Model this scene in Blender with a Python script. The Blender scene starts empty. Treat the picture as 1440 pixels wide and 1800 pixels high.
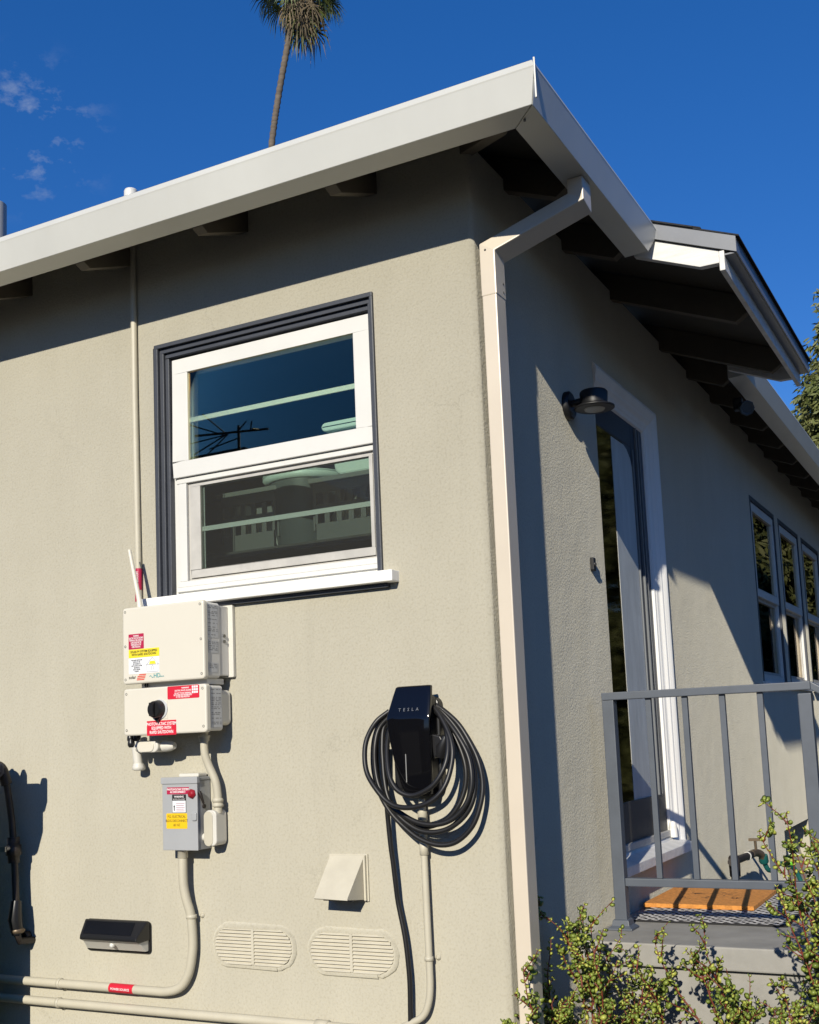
import bpy, bmesh, math, random
from mathutils import Vector, Matrix
R = math.radians
random.seed(7)
SC = bpy.context.scene
COL = SC.collection

# ------------------------------------------------------------------ camera
cam_d = bpy.data.cameras.new("camera")
cam = bpy.data.objects.new("camera", cam_d)
COL.objects.link(cam)
_F = Vector((-0.45990282, 0.87891105, 0.12650994))
_R = Vector((0.8828472, 0.46786606, -0.04101437))
_U = Vector((0.09523769, -0.09282632, 0.99111707))
M4 = Matrix.Identity(4)
for i in range(3):
    M4[i][0] = _R[i]; M4[i][1] = _U[i]; M4[i][2] = -_F[i]
M4[0][3], M4[1][3], M4[2][3] = 1.46557, -3.37, 1.6
cam.matrix_world = M4
cam_d.sensor_fit = 'HORIZONTAL'
cam_d.sensor_width = 36.0
cam_d.lens = 1991.3 / 1440 * 36.0
cam_d.shift_y = 142.6 / 1440
cam_d.clip_start = 0.05
cam_d.clip_end = 2000
SC.camera = cam

# ------------------------------------------------------------------ sky + sun
SUN = Vector((0.165, -1.0, 0.465)).normalized()      # towards the sun
world = bpy.data.worlds.new("World"); SC.world = world
world.use_nodes = True
wn = world.node_tree; wn.nodes.clear()
def wnode(t, **k):
    n = wn.nodes.new(t)
    for a, b in k.items(): setattr(n, a, b)
    return n
w_out = wnode('ShaderNodeOutputWorld'); w_bg = wnode('ShaderNodeBackground')
sky = wnode('ShaderNodeTexSky', sky_type='NISHITA', sun_disc=False)
sky.sun_elevation = math.asin(SUN.z)
sky.sun_rotation = math.atan2(SUN.x, SUN.y)
sky.altitude = 1200; sky.air_density = 1.0; sky.dust_density = 0.0; sky.ozone_density = 3.0
w_bg.inputs['Strength'].default_value = 0.11
# thin wisps of cloud, low over the roof to the left
tc = wnode('ShaderNodeTexCoord')
nz = wnode('ShaderNodeTexNoise'); nz.inputs['Scale'].default_value = 26; nz.inputs['Detail'].default_value = 7; nz.inputs['Roughness'].default_value = .62
mp = wnode('ShaderNodeMapping'); mp.inputs['Scale'].default_value = (1, 1, 1.7); mp.inputs['Location'].default_value = (.31, .12, .2)
rp = wnode('ShaderNodeValToRGB'); rp.color_ramp.elements[0].position = .52; rp.color_ramp.elements[1].position = .70
dt = wnode('ShaderNodeVectorMath', operation='DISTANCE')
dv = (_F * 1991.3 + _R * (55 - 720) - _U * (235 - 1042.6)).normalized()
dt.inputs[1].default_value = dv
mr = wnode('ShaderNodeMapRange', interpolation_type='SMOOTHSTEP')
mr.inputs['From Min'].default_value = .02; mr.inputs['From Max'].default_value = .075
mr.inputs['To Min'].default_value = 1; mr.inputs['To Max'].default_value = 0
mu = wnode('ShaderNodeMath', operation='MULTIPLY'); mu2 = wnode('ShaderNodeMath', operation='MULTIPLY'); mu2.inputs[1].default_value = .62
mx = wnode('ShaderNodeMix', data_type='RGBA'); mx.inputs['B'].default_value = (2.2, 2.7, 3.8, 1)
L = wn.links.new
L(tc.outputs['Generated'], mp.inputs['Vector']); L(mp.outputs[0], nz.inputs['Vector']); L(nz.outputs[0], rp.inputs[0])
L(tc.outputs['Generated'], dt.inputs[0]); L(dt.outputs['Value'], mr.inputs['Value'])
L(rp.outputs[0], mu.inputs[0]); L(mr.outputs[0], mu.inputs[1]); L(mu.outputs[0], mu2.inputs[0])
tint = wnode('ShaderNodeHueSaturation'); tint.inputs['Saturation'].default_value = 1.5
gam = wnode('ShaderNodeGamma'); gam.inputs['Gamma'].default_value = .75
hue = wnode('ShaderNodeMix', data_type='RGBA', blend_type='MULTIPLY'); hue.inputs['Factor'].default_value = 1
hue.inputs['B'].default_value = (.80, .86, 1.22, 1)
L(sky.outputs[0], gam.inputs['Color']); L(gam.outputs[0], tint.inputs['Color']); L(tint.outputs['Color'], hue.inputs['A'])
L(hue.outputs['Result'], mx.inputs['A']); L(mu2.outputs[0], mx.inputs['Factor'])
L(mx.outputs['Result'], w_bg.inputs['Color']); L(w_bg.outputs[0], w_out.inputs[0])

sun_d = bpy.data.lights.new("sun", 'SUN'); sun_d.energy = 3.9; sun_d.angle = R(.5); sun_d.color = (1, .93, .79)
sun = bpy.data.objects.new("sun", sun_d); COL.objects.link(sun)
sun.rotation_euler = (-SUN).to_track_quat('-Z', 'Y').to_euler()
sun.location = SUN * 30
SC.view_settings.view_transform = 'Standard'; SC.view_settings.look = 'None'
SC.view_settings.exposure = 0.42; SC.view_settings.gamma = 1
SC.render.engine = 'CYCLES'
SC.cycles.max_bounces = 8; SC.cycles.transparent_max_bounces = 12

# ------------------------------------------------------------------ materials
def hexc(h):
    h = h.lstrip('#'); out = []
    for i in (0, 2, 4):
        c = int(h[i:i+2], 16) / 255
        out.append(c / 12.92 if c <= .04045 else ((c + .055) / 1.055) ** 2.4)
    return tuple(out)
MATS = {}
def mat(name, col, rough=.6, metal=0, var=.0, vscale=8, bump=0, bscale=60, spec=.5, coat=0, col2=None, stretch=None, sub=0):
    if name in MATS: return MATS[name]
    if isinstance(col, str): col = hexc(col)
    m = bpy.data.materials.new(name); MATS[name] = m; m.use_nodes = True
    nt = m.node_tree; b = nt.nodes['Principled BSDF']
    b.inputs['Base Color'].default_value = (*col, 1); b.inputs['Roughness'].default_value = rough
    b.inputs['Metallic'].default_value = metal; b.inputs['Specular IOR Level'].default_value = spec
    if coat: b.inputs['Coat Weight'].default_value = coat; b.inputs['Coat Roughness'].default_value = .05
    t = nt.nodes.new('ShaderNodeTexCoord'); src = t.outputs['Object']
    if stretch:
        mpn = nt.nodes.new('ShaderNodeMapping'); mpn.inputs['Scale'].default_value = stretch
        nt.links.new(src, mpn.inputs[0]); src = mpn.outputs[0]
    if var or col2:
        n = nt.nodes.new('ShaderNodeTexNoise'); n.inputs['Scale'].default_value = vscale; n.inputs['Detail'].default_value = 6; n.inputs['Roughness'].default_value = .6
        nt.links.new(src, n.inputs['Vector'])
        r = nt.nodes.new('ShaderNodeValToRGB'); e = r.color_ramp.elements
        e[0].position = .32; e[1].position = .68
        c2 = col2 if col2 else tuple(min(1, c * (1 + var)) for c in col)
        if isinstance(c2, str): c2 = hexc(c2)
        c1 = col if col2 else tuple(c * (1 - var) for c in col)
        e[0].color = (*c1, 1); e[1].color = (*c2, 1)
        nt.links.new(n.outputs[0], r.inputs[0]); nt.links.new(r.outputs[0], b.inputs['Base Color'])
    if bump:
        n = nt.nodes.new('ShaderNodeTexNoise'); n.inputs['Scale'].default_value = bscale; n.inputs['Detail'].default_value = 4
        nt.links.new(src, n.inputs['Vector'])
        bn = nt.nodes.new('ShaderNodeBump'); bn.inputs['Strength'].default_value = bump; bn.inputs['Distance'].default_value = .004
        nt.links.new(n.outputs[0], bn.inputs['Height']); nt.links.new(bn.outputs[0], b.inputs['Normal'])
    return m

def stucco():
    m = bpy.data.materials.new('stucco'); m.use_nodes = True; nt = m.node_tree; b = nt.nodes['Principled BSDF']
    N = nt.nodes.new; K = nt.links.new
    b.inputs['Roughness'].default_value = .92; b.inputs['Specular IOR Level'].default_value = .25; b.inputs['Diffuse Roughness'].default_value = .9
    t = N('ShaderNodeTexCoord'); src = t.outputs['Object']
    def noise(s, d=5, rough=.55, vec=src):
        n = N('ShaderNodeTexNoise'); n.inputs['Scale'].default_value = s; n.inputs['Detail'].default_value = d; n.inputs['Roughness'].default_value = rough
        K(vec, n.inputs['Vector']); return n.outputs[0]
    # paint: slight blotches, faint vertical runs and fine specks
    mpn = N('ShaderNodeMapping'); mpn.inputs['Scale'].default_value = (2.2, 2.2, .8); K(src, mpn.inputs[0])
    r = N('ShaderNodeValToRGB'); e = r.color_ramp.elements; e[0].position = .3; e[1].position = .7
    e[0].color = (.462, .436, .353, 1); e[1].color = (.520, .494, .409, 1)
    mixv = N('ShaderNodeMix'); mixv.data_type = 'FLOAT'; mixv.inputs['Factor'].default_value = .5
    K(noise(1.7, 7, .68), mixv.inputs['A']); K(noise(2.0, 6, .6, mpn.outputs[0]), mixv.inputs['B'])
    K(mixv.outputs[0], r.inputs[0])
    sp = N('ShaderNodeValToRGB'); s = sp.color_ramp.elements; s[0].position = .33; s[1].position = .5
    s[0].color = (.90, .89, .87, 1); s[1].color = (1, 1, 1, 1)
    K(noise(120, 3), sp.inputs[0])
    mm = N('ShaderNodeMix'); mm.data_type = 'RGBA'; mm.blend_type = 'MULTIPLY'; mm.inputs['Factor'].default_value = 1
    K(r.outputs[0], mm.inputs['A']); K(sp.outputs[0], mm.inputs['B'])
    # a few hairline cracks
    cv_ = N('ShaderNodeTexVoronoi'); cv_.feature = 'DISTANCE_TO_EDGE'; cv_.inputs['Scale'].default_value = .9
    cw = N('ShaderNodeTexNoise'); cw.inputs['Scale'].default_value = 3.5; cw.inputs['Detail'].default_value = 8; cw.inputs['Roughness'].default_value = .7; K(src, cw.inputs['Vector'])
    ca = N('ShaderNodeMix'); ca.data_type = 'RGBA'; ca.blend_type = 'ADD'; ca.inputs['Factor'].default_value = .35; K(src, ca.inputs['A']); K(cw.outputs['Color'], ca.inputs['B']); K(ca.outputs['Result'], cv_.inputs['Vector'])
    cr = N('ShaderNodeMapRange'); cr.inputs['From Min'].default_value = .0006; cr.inputs['From Max'].default_value = .0028; cr.inputs['To Min'].default_value = 1; cr.inputs['To Max'].default_value = 0; K(cv_.outputs['Distance'], cr.inputs['Value'])
    ck = N('ShaderNodeMapRange'); ck.inputs['From Min'].default_value = .52; ck.inputs['From Max'].default_value = .62; K(noise(1.3, 2), ck.inputs['Value'])
    cm = N('ShaderNodeMath'); cm.operation = 'MULTIPLY'; K(cr.outputs[0], cm.inputs[0]); K(ck.outputs[0], cm.inputs[1])
    # grimy runs and washed-out patches with ragged shapes of their own
    gr = N('ShaderNodeMapRange'); gr.inputs['From Min'].default_value = .56; gr.inputs['From Max'].default_value = .74; gr.inputs['To Max'].default_value = .10
    gm_ = N('ShaderNodeMapping'); gm_.inputs['Scale'].default_value = (5, 5, .55); K(src, gm_.inputs[0]); K(noise(1.6, 7, .7, gm_.outputs[0]), gr.inputs['Value'])
    mx_ = N('ShaderNodeMath'); mx_.operation = 'MAXIMUM'; cs_ = N('ShaderNodeMath'); cs_.operation = 'MULTIPLY'; cs_.inputs[1].default_value = .28
    K(cm.outputs[0], cs_.inputs[0]); K(cs_.outputs[0], mx_.inputs[0]); K(gr.outputs[0], mx_.inputs[1])
    dk = N('ShaderNodeMix'); dk.data_type = 'RGBA'; dk.inputs['B'].default_value = (.27, .25, .20, 1); K(mx_.outputs[0], dk.inputs['Factor']); K(mm.outputs['Result'], dk.inputs['A'])
    K(dk.outputs['Result'], b.inputs['Base Color'])
    # float texture
    v = N('ShaderNodeTexVoronoi'); v.feature = 'SMOOTH_F1'; v.inputs['Scale'].default_value = 115; v.inputs['Smoothness'].default_value = .6
    vm = N('ShaderNodeMapping'); K(src, vm.inputs[0])
    wob = N('ShaderNodeTexNoise'); wob.inputs['Scale'].default_value = 30; K(src, wob.inputs['Vector'])
    ad = N('ShaderNodeMix'); ad.data_type = 'RGBA'; ad.blend_type = 'ADD'; ad.inputs['Factor'].default_value = .03
    K(vm.outputs[0], ad.inputs['A']); K(wob.outputs['Color'], ad.inputs['B']); K(ad.outputs['Result'], v.inputs['Vector'])
    b1 = N('ShaderNodeBump'); b1.inputs['Strength'].default_value = .5; b1.inputs['Distance'].default_value = .0035
    K(noise(105, 5, .6), b1.inputs['Height'])
    b2 = N('ShaderNodeBump'); b2.inputs['Strength'].default_value = .22; b2.inputs['Distance'].default_value = .003
    K(v.outputs['Distance'], b2.inputs['Height']); K(b1.outputs[0], b2.inputs['Normal'])
    b3 = N('ShaderNodeBump'); b3.inputs['Strength'].default_value = .16; b3.inputs['Distance'].default_value = .02
    K(noise(5.5, 3), b3.inputs['Height']); K(b2.outputs[0], b3.inputs['Normal'])
    K(b3.outputs[0], b.inputs['Normal'])
    MATS['stucco'] = m; return m

def glass_mat(name, tint=(.78, .9, .85), ior=1.5, rough=.0, boost=1.0):
    m = bpy.data.materials.new(name); m.use_nodes = True; nt = m.node_tree
    nt.nodes.remove(nt.nodes['Principled BSDF']); o = nt.nodes['Material Output']
    tr = nt.nodes.new('ShaderNodeBsdfTransparent'); tr.inputs[0].default_value = (*tint, 1)
    gl = nt.nodes.new('ShaderNodeBsdfGlossy'); gl.inputs['Roughness'].default_value = rough; gl.inputs['Color'].default_value = (1, .86, .68, 1)
    fr = nt.nodes.new('ShaderNodeFresnel'); fr.inputs[0].default_value = ior
    mt = nt.nodes.new('ShaderNodeMath'); mt.operation = 'MULTIPLY'; mt.inputs[1].default_value = boost; mt.use_clamp = True
    mixn = nt.nodes.new('ShaderNodeMixShader')
    nt.links.new(fr.outputs[0], mt.inputs[0]); nt.links.new(mt.outputs[0], mixn.inputs[0])
    nt.links.new(tr.outputs[0], mixn.inputs[1]); nt.links.new(gl.outputs[0], mixn.inputs[2]); nt.links.new(mixn.outputs[0], o.inputs[0])
    MATS[name] = m; return m

STUCCO = stucco()
GLASS = glass_mat('window glass', tint=(.82, .90, .86), boost=1.2)
SGLASS = glass_mat('screened glass', tint=(.70, .76, .73), boost=.3)
DGLASS = glass_mat('door glass', tint=(.55, .62, .6), boost=1.35, rough=.05)
WHITE = mat('white vinyl', (.66, .655, .62), .4, var=.03, vscale=5)
WPAINT = mat('white trim paint', (.82, .81, .78), .55, var=.06, vscale=7, bump=.15, bscale=90, stretch=(1, 1, .15))
WOLD = mat('weathered white paint', (.62, .61, .58), .6, col2=(.76, .75, .72), vscale=16, bump=.3, bscale=60, stretch=(.25, 1, 2.2))
ALU = mat('screen frame', (.46, .445, .41), .45, var=.1, vscale=14)
TRIM = mat('dark grey trim', (.045, .050, .062), .5, var=.1, vscale=9, bump=.15, bscale=120)
GUTTER = mat('gutter enamel', (.54, .54, .50), .33, var=.05, vscale=2.2, spec=.5, bump=.5, bscale=3.5, stretch=(1, 1, .5))
DOWNSP = mat('downspout enamel', (.60, .53, .43), .35, var=.04, vscale=3)
EAVE = mat('shade darkened eave paint', (.06, .052, .038), .7, var=.12, vscale=5, bump=.2, bscale=50)  # darkened to put the shade under the eaves into the colour
SHINGLE = mat('shingle', (.022, .023, .026), .95, var=.35, vscale=90, bump=.5, bscale=220)
DRIP = mat('drip edge metal', (.17, .18, .20), .4, var=.06)
PVC = mat('conduit paint', (.51, .475, .375), .5, var=.05, vscale=7, bump=.08, bscale=60)
PVCW = mat('conduit grey white', (.62, .60, .54), .5, var=.05, vscale=7)
INVW = mat('inverter enamel', (.655, .62, .53), .42, var=.015, vscale=4)
INVS = mat('inverter cast aluminium', (.62, .61, .58), .5, var=.03, vscale=6)
BOXG = mat('grey enamel', (.36, .37, .38), .45, var=.04, vscale=7)
SCREW = mat('screw', (.16, .16, .15), .4, metal=.6)
BLACK = mat('black plastic', (.012, .012, .013), .35)
CABLE = mat('black cable rubber', (.012, .012, .013), .42, spec=.45)
EVGL = mat('black glass face', (.004, .004, .005), .07, spec=.5)
RED = mat('red label', (.60, .012, .035), .5); CRIM = mat('crimson label', (.42, .012, .06), .5)
YEL = mat('yellow label', (.80, .66, .03), .5); AMB = mat('amber label', (.78, .50, .01), .5)
LWHITE = mat('white label', (.80, .81, .84), .5); LGREY = mat('silver label', (.50, .51, .52), .45)
INKB = mat('black ink', (.015, .015, .015), .6); INKW = mat('white ink', (.85, .80, .80), .6)
INKR = mat('red ink', (.65, .05, .02), .6); INKT = mat('teal ink', (.02, .30, .33), .6); INKG = mat('grey ink', (.20, .20, .20), .6)
RAILG = mat('railing enamel', (.085, .098, .12), .45, var=.08, vscale=12)
CONC = mat('grey painted concrete', (.30, .29, .265), .75, var=.14, vscale=7, bump=.25, bscale=45)
GROUND = mat('asphalt', (.06, .056, .05), .9, var=.18, vscale=1.2, bump=.3, bscale=30)
NAVY = mat('navy door paint', (.012, .018, .035), .4)
KICK = mat('door kick panel', (.07, .066, .06), .5)
COIR = mat('coir', (.60, .25, .055), .95, var=.25, vscale=60, bump=.8, bscale=300)
COIRD = mat('coir print', (.10, .055, .03), .95)
IRON = mat('bronzed pipe', (.028, .022, .019), .5, var=.2, vscale=20)
BRASS = mat('old brass', (.16, .12, .08), .45, metal=.5)
TEAL = mat('teal plastic', (.01, .10, .09), .4)
LIME = mat('lime plastic', (.16, .55, .03), .4)
INTER = mat('interior paint', (.20, .19, .17), .8)
BASK = mat('charcoal basket plastic', (.15, .15, .145), .5)
BINP = mat('pale bin plastic', (.62, .70, .66), .4)
WOODP = mat('pale plywood', (.46, .40, .29), .75, var=.15, vscale=12, stretch=(1, 1, .2))
RAFT = mat('shade darkened rafter paint', (.11, .093, .068), .7, var=.12, vscale=6, bump=.2, bscale=50)  # beige paint darkened so the rafters sink into the eave shade
SOLARP = mat('solar cell', (.006, .007, .010), .18)

# ------------------------------------------------------------------ mesh builder
ORG = {}
def rrect(x0, x1, z0, z1, r, n=5):
    out = []
    for cx, cz, a in ((x1 - r, z1 - r, 0), (x0 + r, z1 - r, 90), (x0 + r, z0 + r, 180), (x1 - r, z0 + r, 270)):
        for i in range(n + 1):
            t = R(a + 90 * i / n); out.append((cx + r * math.cos(t), cz + r * math.sin(t)))
    return out
def spline(pts, k=8):
    P = [Vector(p) for p in pts]; P = [P[0] * 2 - P[1]] + P + [P[-1] * 2 - P[-2]]; out = []
    for i in range(1, len(P) - 2):
        a, b, c, d = P[i-1:i+3]
        for j in range(k):
            t = j / k
            out.append(.5 * ((2 * b) + (c - a) * t + (2 * a - 5 * b + 4 * c - d) * t * t + (3 * b - a - 3 * c + d) * t ** 3))
    out.append(P[-2]); return out
class MB:
    def __init__(s): s.v = []; s.f = []; s.s = []
    def add(s, vs, fs, sm=False):
        o = len(s.v); s.v += [Vector(p) for p in vs]
        for f in fs: s.f.append([i + o for i in f]); s.s.append(sm)
        return s
    def box(s, x0, x1, y0, y1, z0, z1):
        return s.add([(x0,y0,z0),(x1,y0,z0),(x1,y1,z0),(x0,y1,z0),(x0,y0,z1),(x1,y0,z1),(x1,y1,z1),(x0,y1,z1)],
                     [(3,2,1,0),(4,5,6,7),(0,1,5,4),(1,2,6,5),(2,3,7,6),(3,0,4,7)])
    def quad(s, a, b, c, d): return s.add([a, b, c, d], [(0, 1, 2, 3)])
    def rings(s, rings, cap=True, sm=False, closed=True):
        n = len(rings[0]); vs = [p for r in rings for p in r]; fs = []
        for k in range(len(rings) - 1):
            for i in range(n if closed else n - 1):
                j = (i + 1) % n; fs.append((k*n+i, k*n+j, (k+1)*n+j, (k+1)*n+i))
        s.add(vs, fs, sm)
        if cap:
            s.add(rings[0], [tuple(range(n))[::-1]]); s.add(rings[-1], [tuple(range(n))])
        return s
    def prism(s, poly, ax, a, b, sm=False):
        def P(u, w, t): return {'x': (t, u, w), 'y': (u, t, w), 'z': (u, w, t)}[ax]
        return s.rings([[P(u, w, a) for u, w in poly], [P(u, w, b) for u, w in poly]], sm=sm)
    def rbox(s, x0, x1, yf, yb, z0, z1, r=.01, bev=.004, n=5, ax='y'):
        rings = []
        for yy, ins in ((yb, 0), (yf + (bev if yf < yb else -bev), 0), (yf + .3 * (bev if yf < yb else -bev), .3 * bev), (yf, bev)):
            pl = rrect(x0 + ins, x1 - ins, z0 + ins, z1 - ins, max(r - ins, .0005), n)
            rings.append([(u, yy, w) if ax == 'y' else ((yy, u, w) if ax == 'x' else (u, w, yy)) for u, w in pl])
        return s.rings(rings)
    def tube(s, pts, r, n=10, cap=True):
        P = [Vector(p) for p in pts]; rr = r if isinstance(r, (list, tuple)) else [r] * len(P)
        T = []
        for i in range(len(P)):
            a = P[max(0, i-1)]; b = P[min(len(P)-1, i+1)]; T.append((b - a).normalized())
        u = T[0].orthogonal().normalized(); rings = []
        for i in range(len(P)):
            u = (u - T[i] * u.dot(T[i])).normalized(); w = T[i].cross(u)
            rings.append([P[i] + (u * math.cos(2*math.pi*k/n) + w * math.sin(2*math.pi*k/n)) * rr[i] for k in range(n)])
        return s.rings(rings, cap, True)
    def cyl(s, a, b, r, n=16, r2=None):
        return s.tube([a, b], [r, r if r2 is None else r2], n)
    def lathe(s, c, axis, prof, n=20):
        c = Vector(c); A = Vector(axis).normalized(); u = A.orthogonal().normalized(); w = A.cross(u)
        return s.rings([[c + A * t + (u * math.cos(2*math.pi*k/n) + w * math.sin(2*math.pi*k/n)) * rad for k in range(n)] for t, rad in prof], True, True)
    def build(s, name, m, parent=None, bevel=0, seg=2, loc=None, auto=True):
        o3 = ORG[parent.name] if parent is not None else Vector(loc) if loc is not None else Vector((0, 0, 0))
        me = bpy.data.meshes.new(name)
        me.from_pydata([tuple(p - o3) for p in s.v], [], s.f)
        for p, k in zip(me.polygons, s.s): p.use_smooth = k
        bm = bmesh.new(); bm.from_mesh(me)
        bmesh.ops.remove_doubles(bm, verts=bm.verts, dist=1e-5) if bevel else None
        bmesh.ops.recalc_face_normals(bm, faces=bm.faces)
        if bevel:
            es = [e for e in bm.edges if len(e.link_faces) == 2 and e.calc_face_angle(0) > .6]
            bmesh.ops.bevel(bm, geom=es, offset=bevel, segments=seg, affect='EDGES', profile=.6)
        bm.to_mesh(me); bm.free()
        me.materials.append(m)
        o = bpy.data.objects.new(name, me); COL.objects.link(o)
        ORG[o.name] = o3
        if parent is not None: o.parent = parent
        else: o.location = o3
        return o
def tag(o, label=None, cat=None, group=None, kind=None):
    if label: o['label'] = label
    if cat: o['category'] = cat
    if group: o['group'] = group
    if kind: o['kind'] = kind
    return o
def thing(name, label, cat, loc, group=None):
    o = bpy.data.objects.new(name, None); o.empty_display_size = .1; COL.objects.link(o); o.location = loc
    ORG[o.name] = Vector(loc)
    return tag(o, label, cat, group)
def text(body, size, at, u, v, m, parent, name='lettering', align='CENTER', lines=1.0, out=None, bold=0, sx=1.0):
    c = bpy.data.curves.new('lettering', 'FONT'); c.body = body; c.size = size; c.align_x = align; c.align_y = 'CENTER'
    c.space_line = lines; c.offset = bold; c.resolution_u = 2
    ob = bpy.data.objects.new('lettering_source', c); COL.objects.link(ob)
    me = bpy.data.meshes.new_from_object(ob)
    bpy.data.objects.remove(ob); bpy.data.curves.remove(c)
    u = Vector(u); v = Vector(v); n = u.cross(v); at = Vector(at); o3 = ORG[parent.name]
    for p in me.vertices: p.co = at + u * p.co.x * sx + v * p.co.y + n * (p.co.z + .0004) - o3
    me.materials.clear(); me.materials.append(m); me.name = name
    o = bpy.data.objects.new(name, me); COL.objects.link(o); o.parent = parent; ORG[o.name] = o3
    return o

# ================================================================== SETTING
tag(MB().quad((-300, -300, 0), (300, -300, 0), (300, 300, 0), (-300, 300, 0)).build('ground', GROUND), 'dark asphalt driveway and yard around the house', kind='structure')

# ================================================================== HOUSE
house = thing('house', 'single storey beige stucco house corner with white gutter and dark eaves', 'house', (0, 0, 0))
CR = .018; HX = -9.0; HY = 13.0; TOP = 3.62; TH = .15
def panel(mb, P, u0, u1, z0, z1, holes, depth):
    us = sorted({u0, u1, *[h[0] for h in holes], *[h[1] for h in holes]}); zs = sorted({z0, z1, *[h[2] for h in holes], *[h[3] for h in holes]})
    for i in range(len(us)-1):
        for j in range(len(zs)-1):
            a, b, c, d = us[i], us[i+1], zs[j], zs[j+1]; um, zm = (a+b)/2, (c+d)/2
            if any(h[0] < um < h[1] and h[2] < zm < h[3] for h in holes): continue
            for t in (0, depth): mb.quad(P(a,c,t), P(b,c,t), P(b,d,t), P(a,d,t))
    for a, b, c, d in holes:
        for p, q in (((a,c),(b,c)), ((b,c),(b,d)), ((b,d),(a,d)), ((a,d),(a,c))):
            mb.quad(P(*p,0), P(*q,0), P(*q,depth), P(*p,depth))
KW = (-1.368, -.402, 2.15, 3.157)                      # kitchen window opening
DO = (1.225, 2.205, 1.02, 3.185)                       # door opening
RW = [(4.54, 5.46), (5.62, 6.55), (6.71, 7.68)]; RWZ = (1.88, 3.17)
HAT = (4.85, 5.9, .30, .857)
wall = MB()
panel(wall, lambda u, z, t: (u, t, z), HX, -CR, -.1, TOP, [KW], TH)
panel(wall, lambda u, z, t: (-t, u, z), CR, HY, -.1, TOP, [DO, HAT] + [(a, b, *RWZ) for a, b in RW], TH)
arc = [(-CR + CR * math.sin(a), CR - CR * math.cos(a)) for a in [math.pi/2 * i / 8 for i in range(9)]]
wall.rings([[(x, y, -.1) for x, y in arc], [(x, y, TOP) for x, y in arc]], cap=False, sm=True, closed=False)
wall.quad((HX, 0, -.1), (HX, HY, -.1), (HX, HY, TOP), (HX, 0, TOP)); wall.quad((HX, HY, -.1), (0, HY, -.1), (0, HY, TOP), (HX, HY, TOP))
wall.build('wall', STUCCO, house)
room = MB(); room.quad((HX, .16, 3.34), (-.16, .16, 3.34), (-.16, HY-.1, 3.34), (HX, HY-.1, 3.34)); room.quad((HX, .16, 1.02), (-.16, .16, 1.02), (-.16, HY-.1, 1.02), (HX, HY-.1, 1.02))
room.quad((HX, 3.1, 1.02), (-1.6, 3.1, 1.02), (-1.6, 3.1, 3.34), (HX, 3.1, 3.34)); room.build('room_lining', INTER, house)

PITCH = .41
def zs(d): return 3.583 - PITCH * (d - .39)            # roof surface, d = outward distance from the walls
E0 = .385
def hip(mb, off, e=E0):
    A = (-9.4, -e, zs(e)+off); B = (e, -e, zs(e)+off); Cc = (-4, 4, zs(-4)+off); D = (-9.4, 4, zs(-4)+off)
    mb.quad(A, B, Cc, D); mb.quad(B, (e, 13.4, zs(e)+off), (-4, 13.4, zs(-4)+off), Cc); mb.quad(D, Cc, (-4, 13.4, zs(-4)+off), (-9.4, 13.4, zs(-4)+off))
rf = MB(); hip(rf, 0); rf.build('roof', SHINGLE, house)
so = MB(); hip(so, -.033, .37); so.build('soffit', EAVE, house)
# porch extension of the roof over the door
PY0, PY1, PX = .915, 2.66, .70
def slab(mb, x0, x1, y0, y1, o0, o1):
    mb.prism([(x0, zs(x0)+o0), (x1, zs(x1)+o0), (x1, zs(x1)+o1), (x0, zs(x0)+o1)], 'y', y0, y1)
pr = MB()
for k in range(3):
    slab(pr, .30 + .0 * k, PX + .015 - .17 * (2 - k), PY0 - .028 + .006 * k, PY1 + .03, .004 * (2 - k) + .002, .004 * (2 - k) + .008)
yy = PY0
while yy < PY1 - .2:
    w = random.choice((.28, .33, .22)); slab(pr, .30, PX - random.choice((.13, .16, .2)), yy, min(yy + w - .004, PY1), .015, .021); yy += w + random.choice((.004, .15))
pr.build('porch_shingles', SHINGLE, house)
ps = MB(); slab(ps, .30, PX - .01, PY0, PY1, -.032, -.002); ps.build('porch_soffit', EAVE, house)
de = MB(); slab(de, .36, PX + .002, PY0 - .014, PY0 - .006, -.062, .0); slab(de, .36, PX + .002, PY1 + .006, PY1 + .014, -.062, .0)
de.box(PX - .004, PX + .002, PY0 - .005, PY1 + .005, zs(PX) - .062, zs(PX) - .001); de.box(PX - .045, PX - .005, PY0 - .005, PY1 + .005, zs(PX) - .064, zs(PX) - .058)
de.build('drip_edge', DRIP, house)
def rake(y0, y1):
    mb = MB(); o0, o1 = -.145, -.065; xe = .632
    mb.prism([(.30, zs(.30)+o0), (xe-.075, zs(xe-.075)+o0), (xe, zs(xe)-.115), (xe, zs(xe)+o1), (.30, zs(.30)+o1)], 'y', y0, y1)
    return mb.build('rake_board', WOLD, house, bevel=.002)
rake(PY0, PY0 + .035); rake(PY1 - .035, PY1)
MB().box(.634, .655, PY0 - .012, PY1 + .012, zs(.65) - .145, zs(.65) - .066).build('fascia', WOLD, house, bevel=.003)
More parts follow.
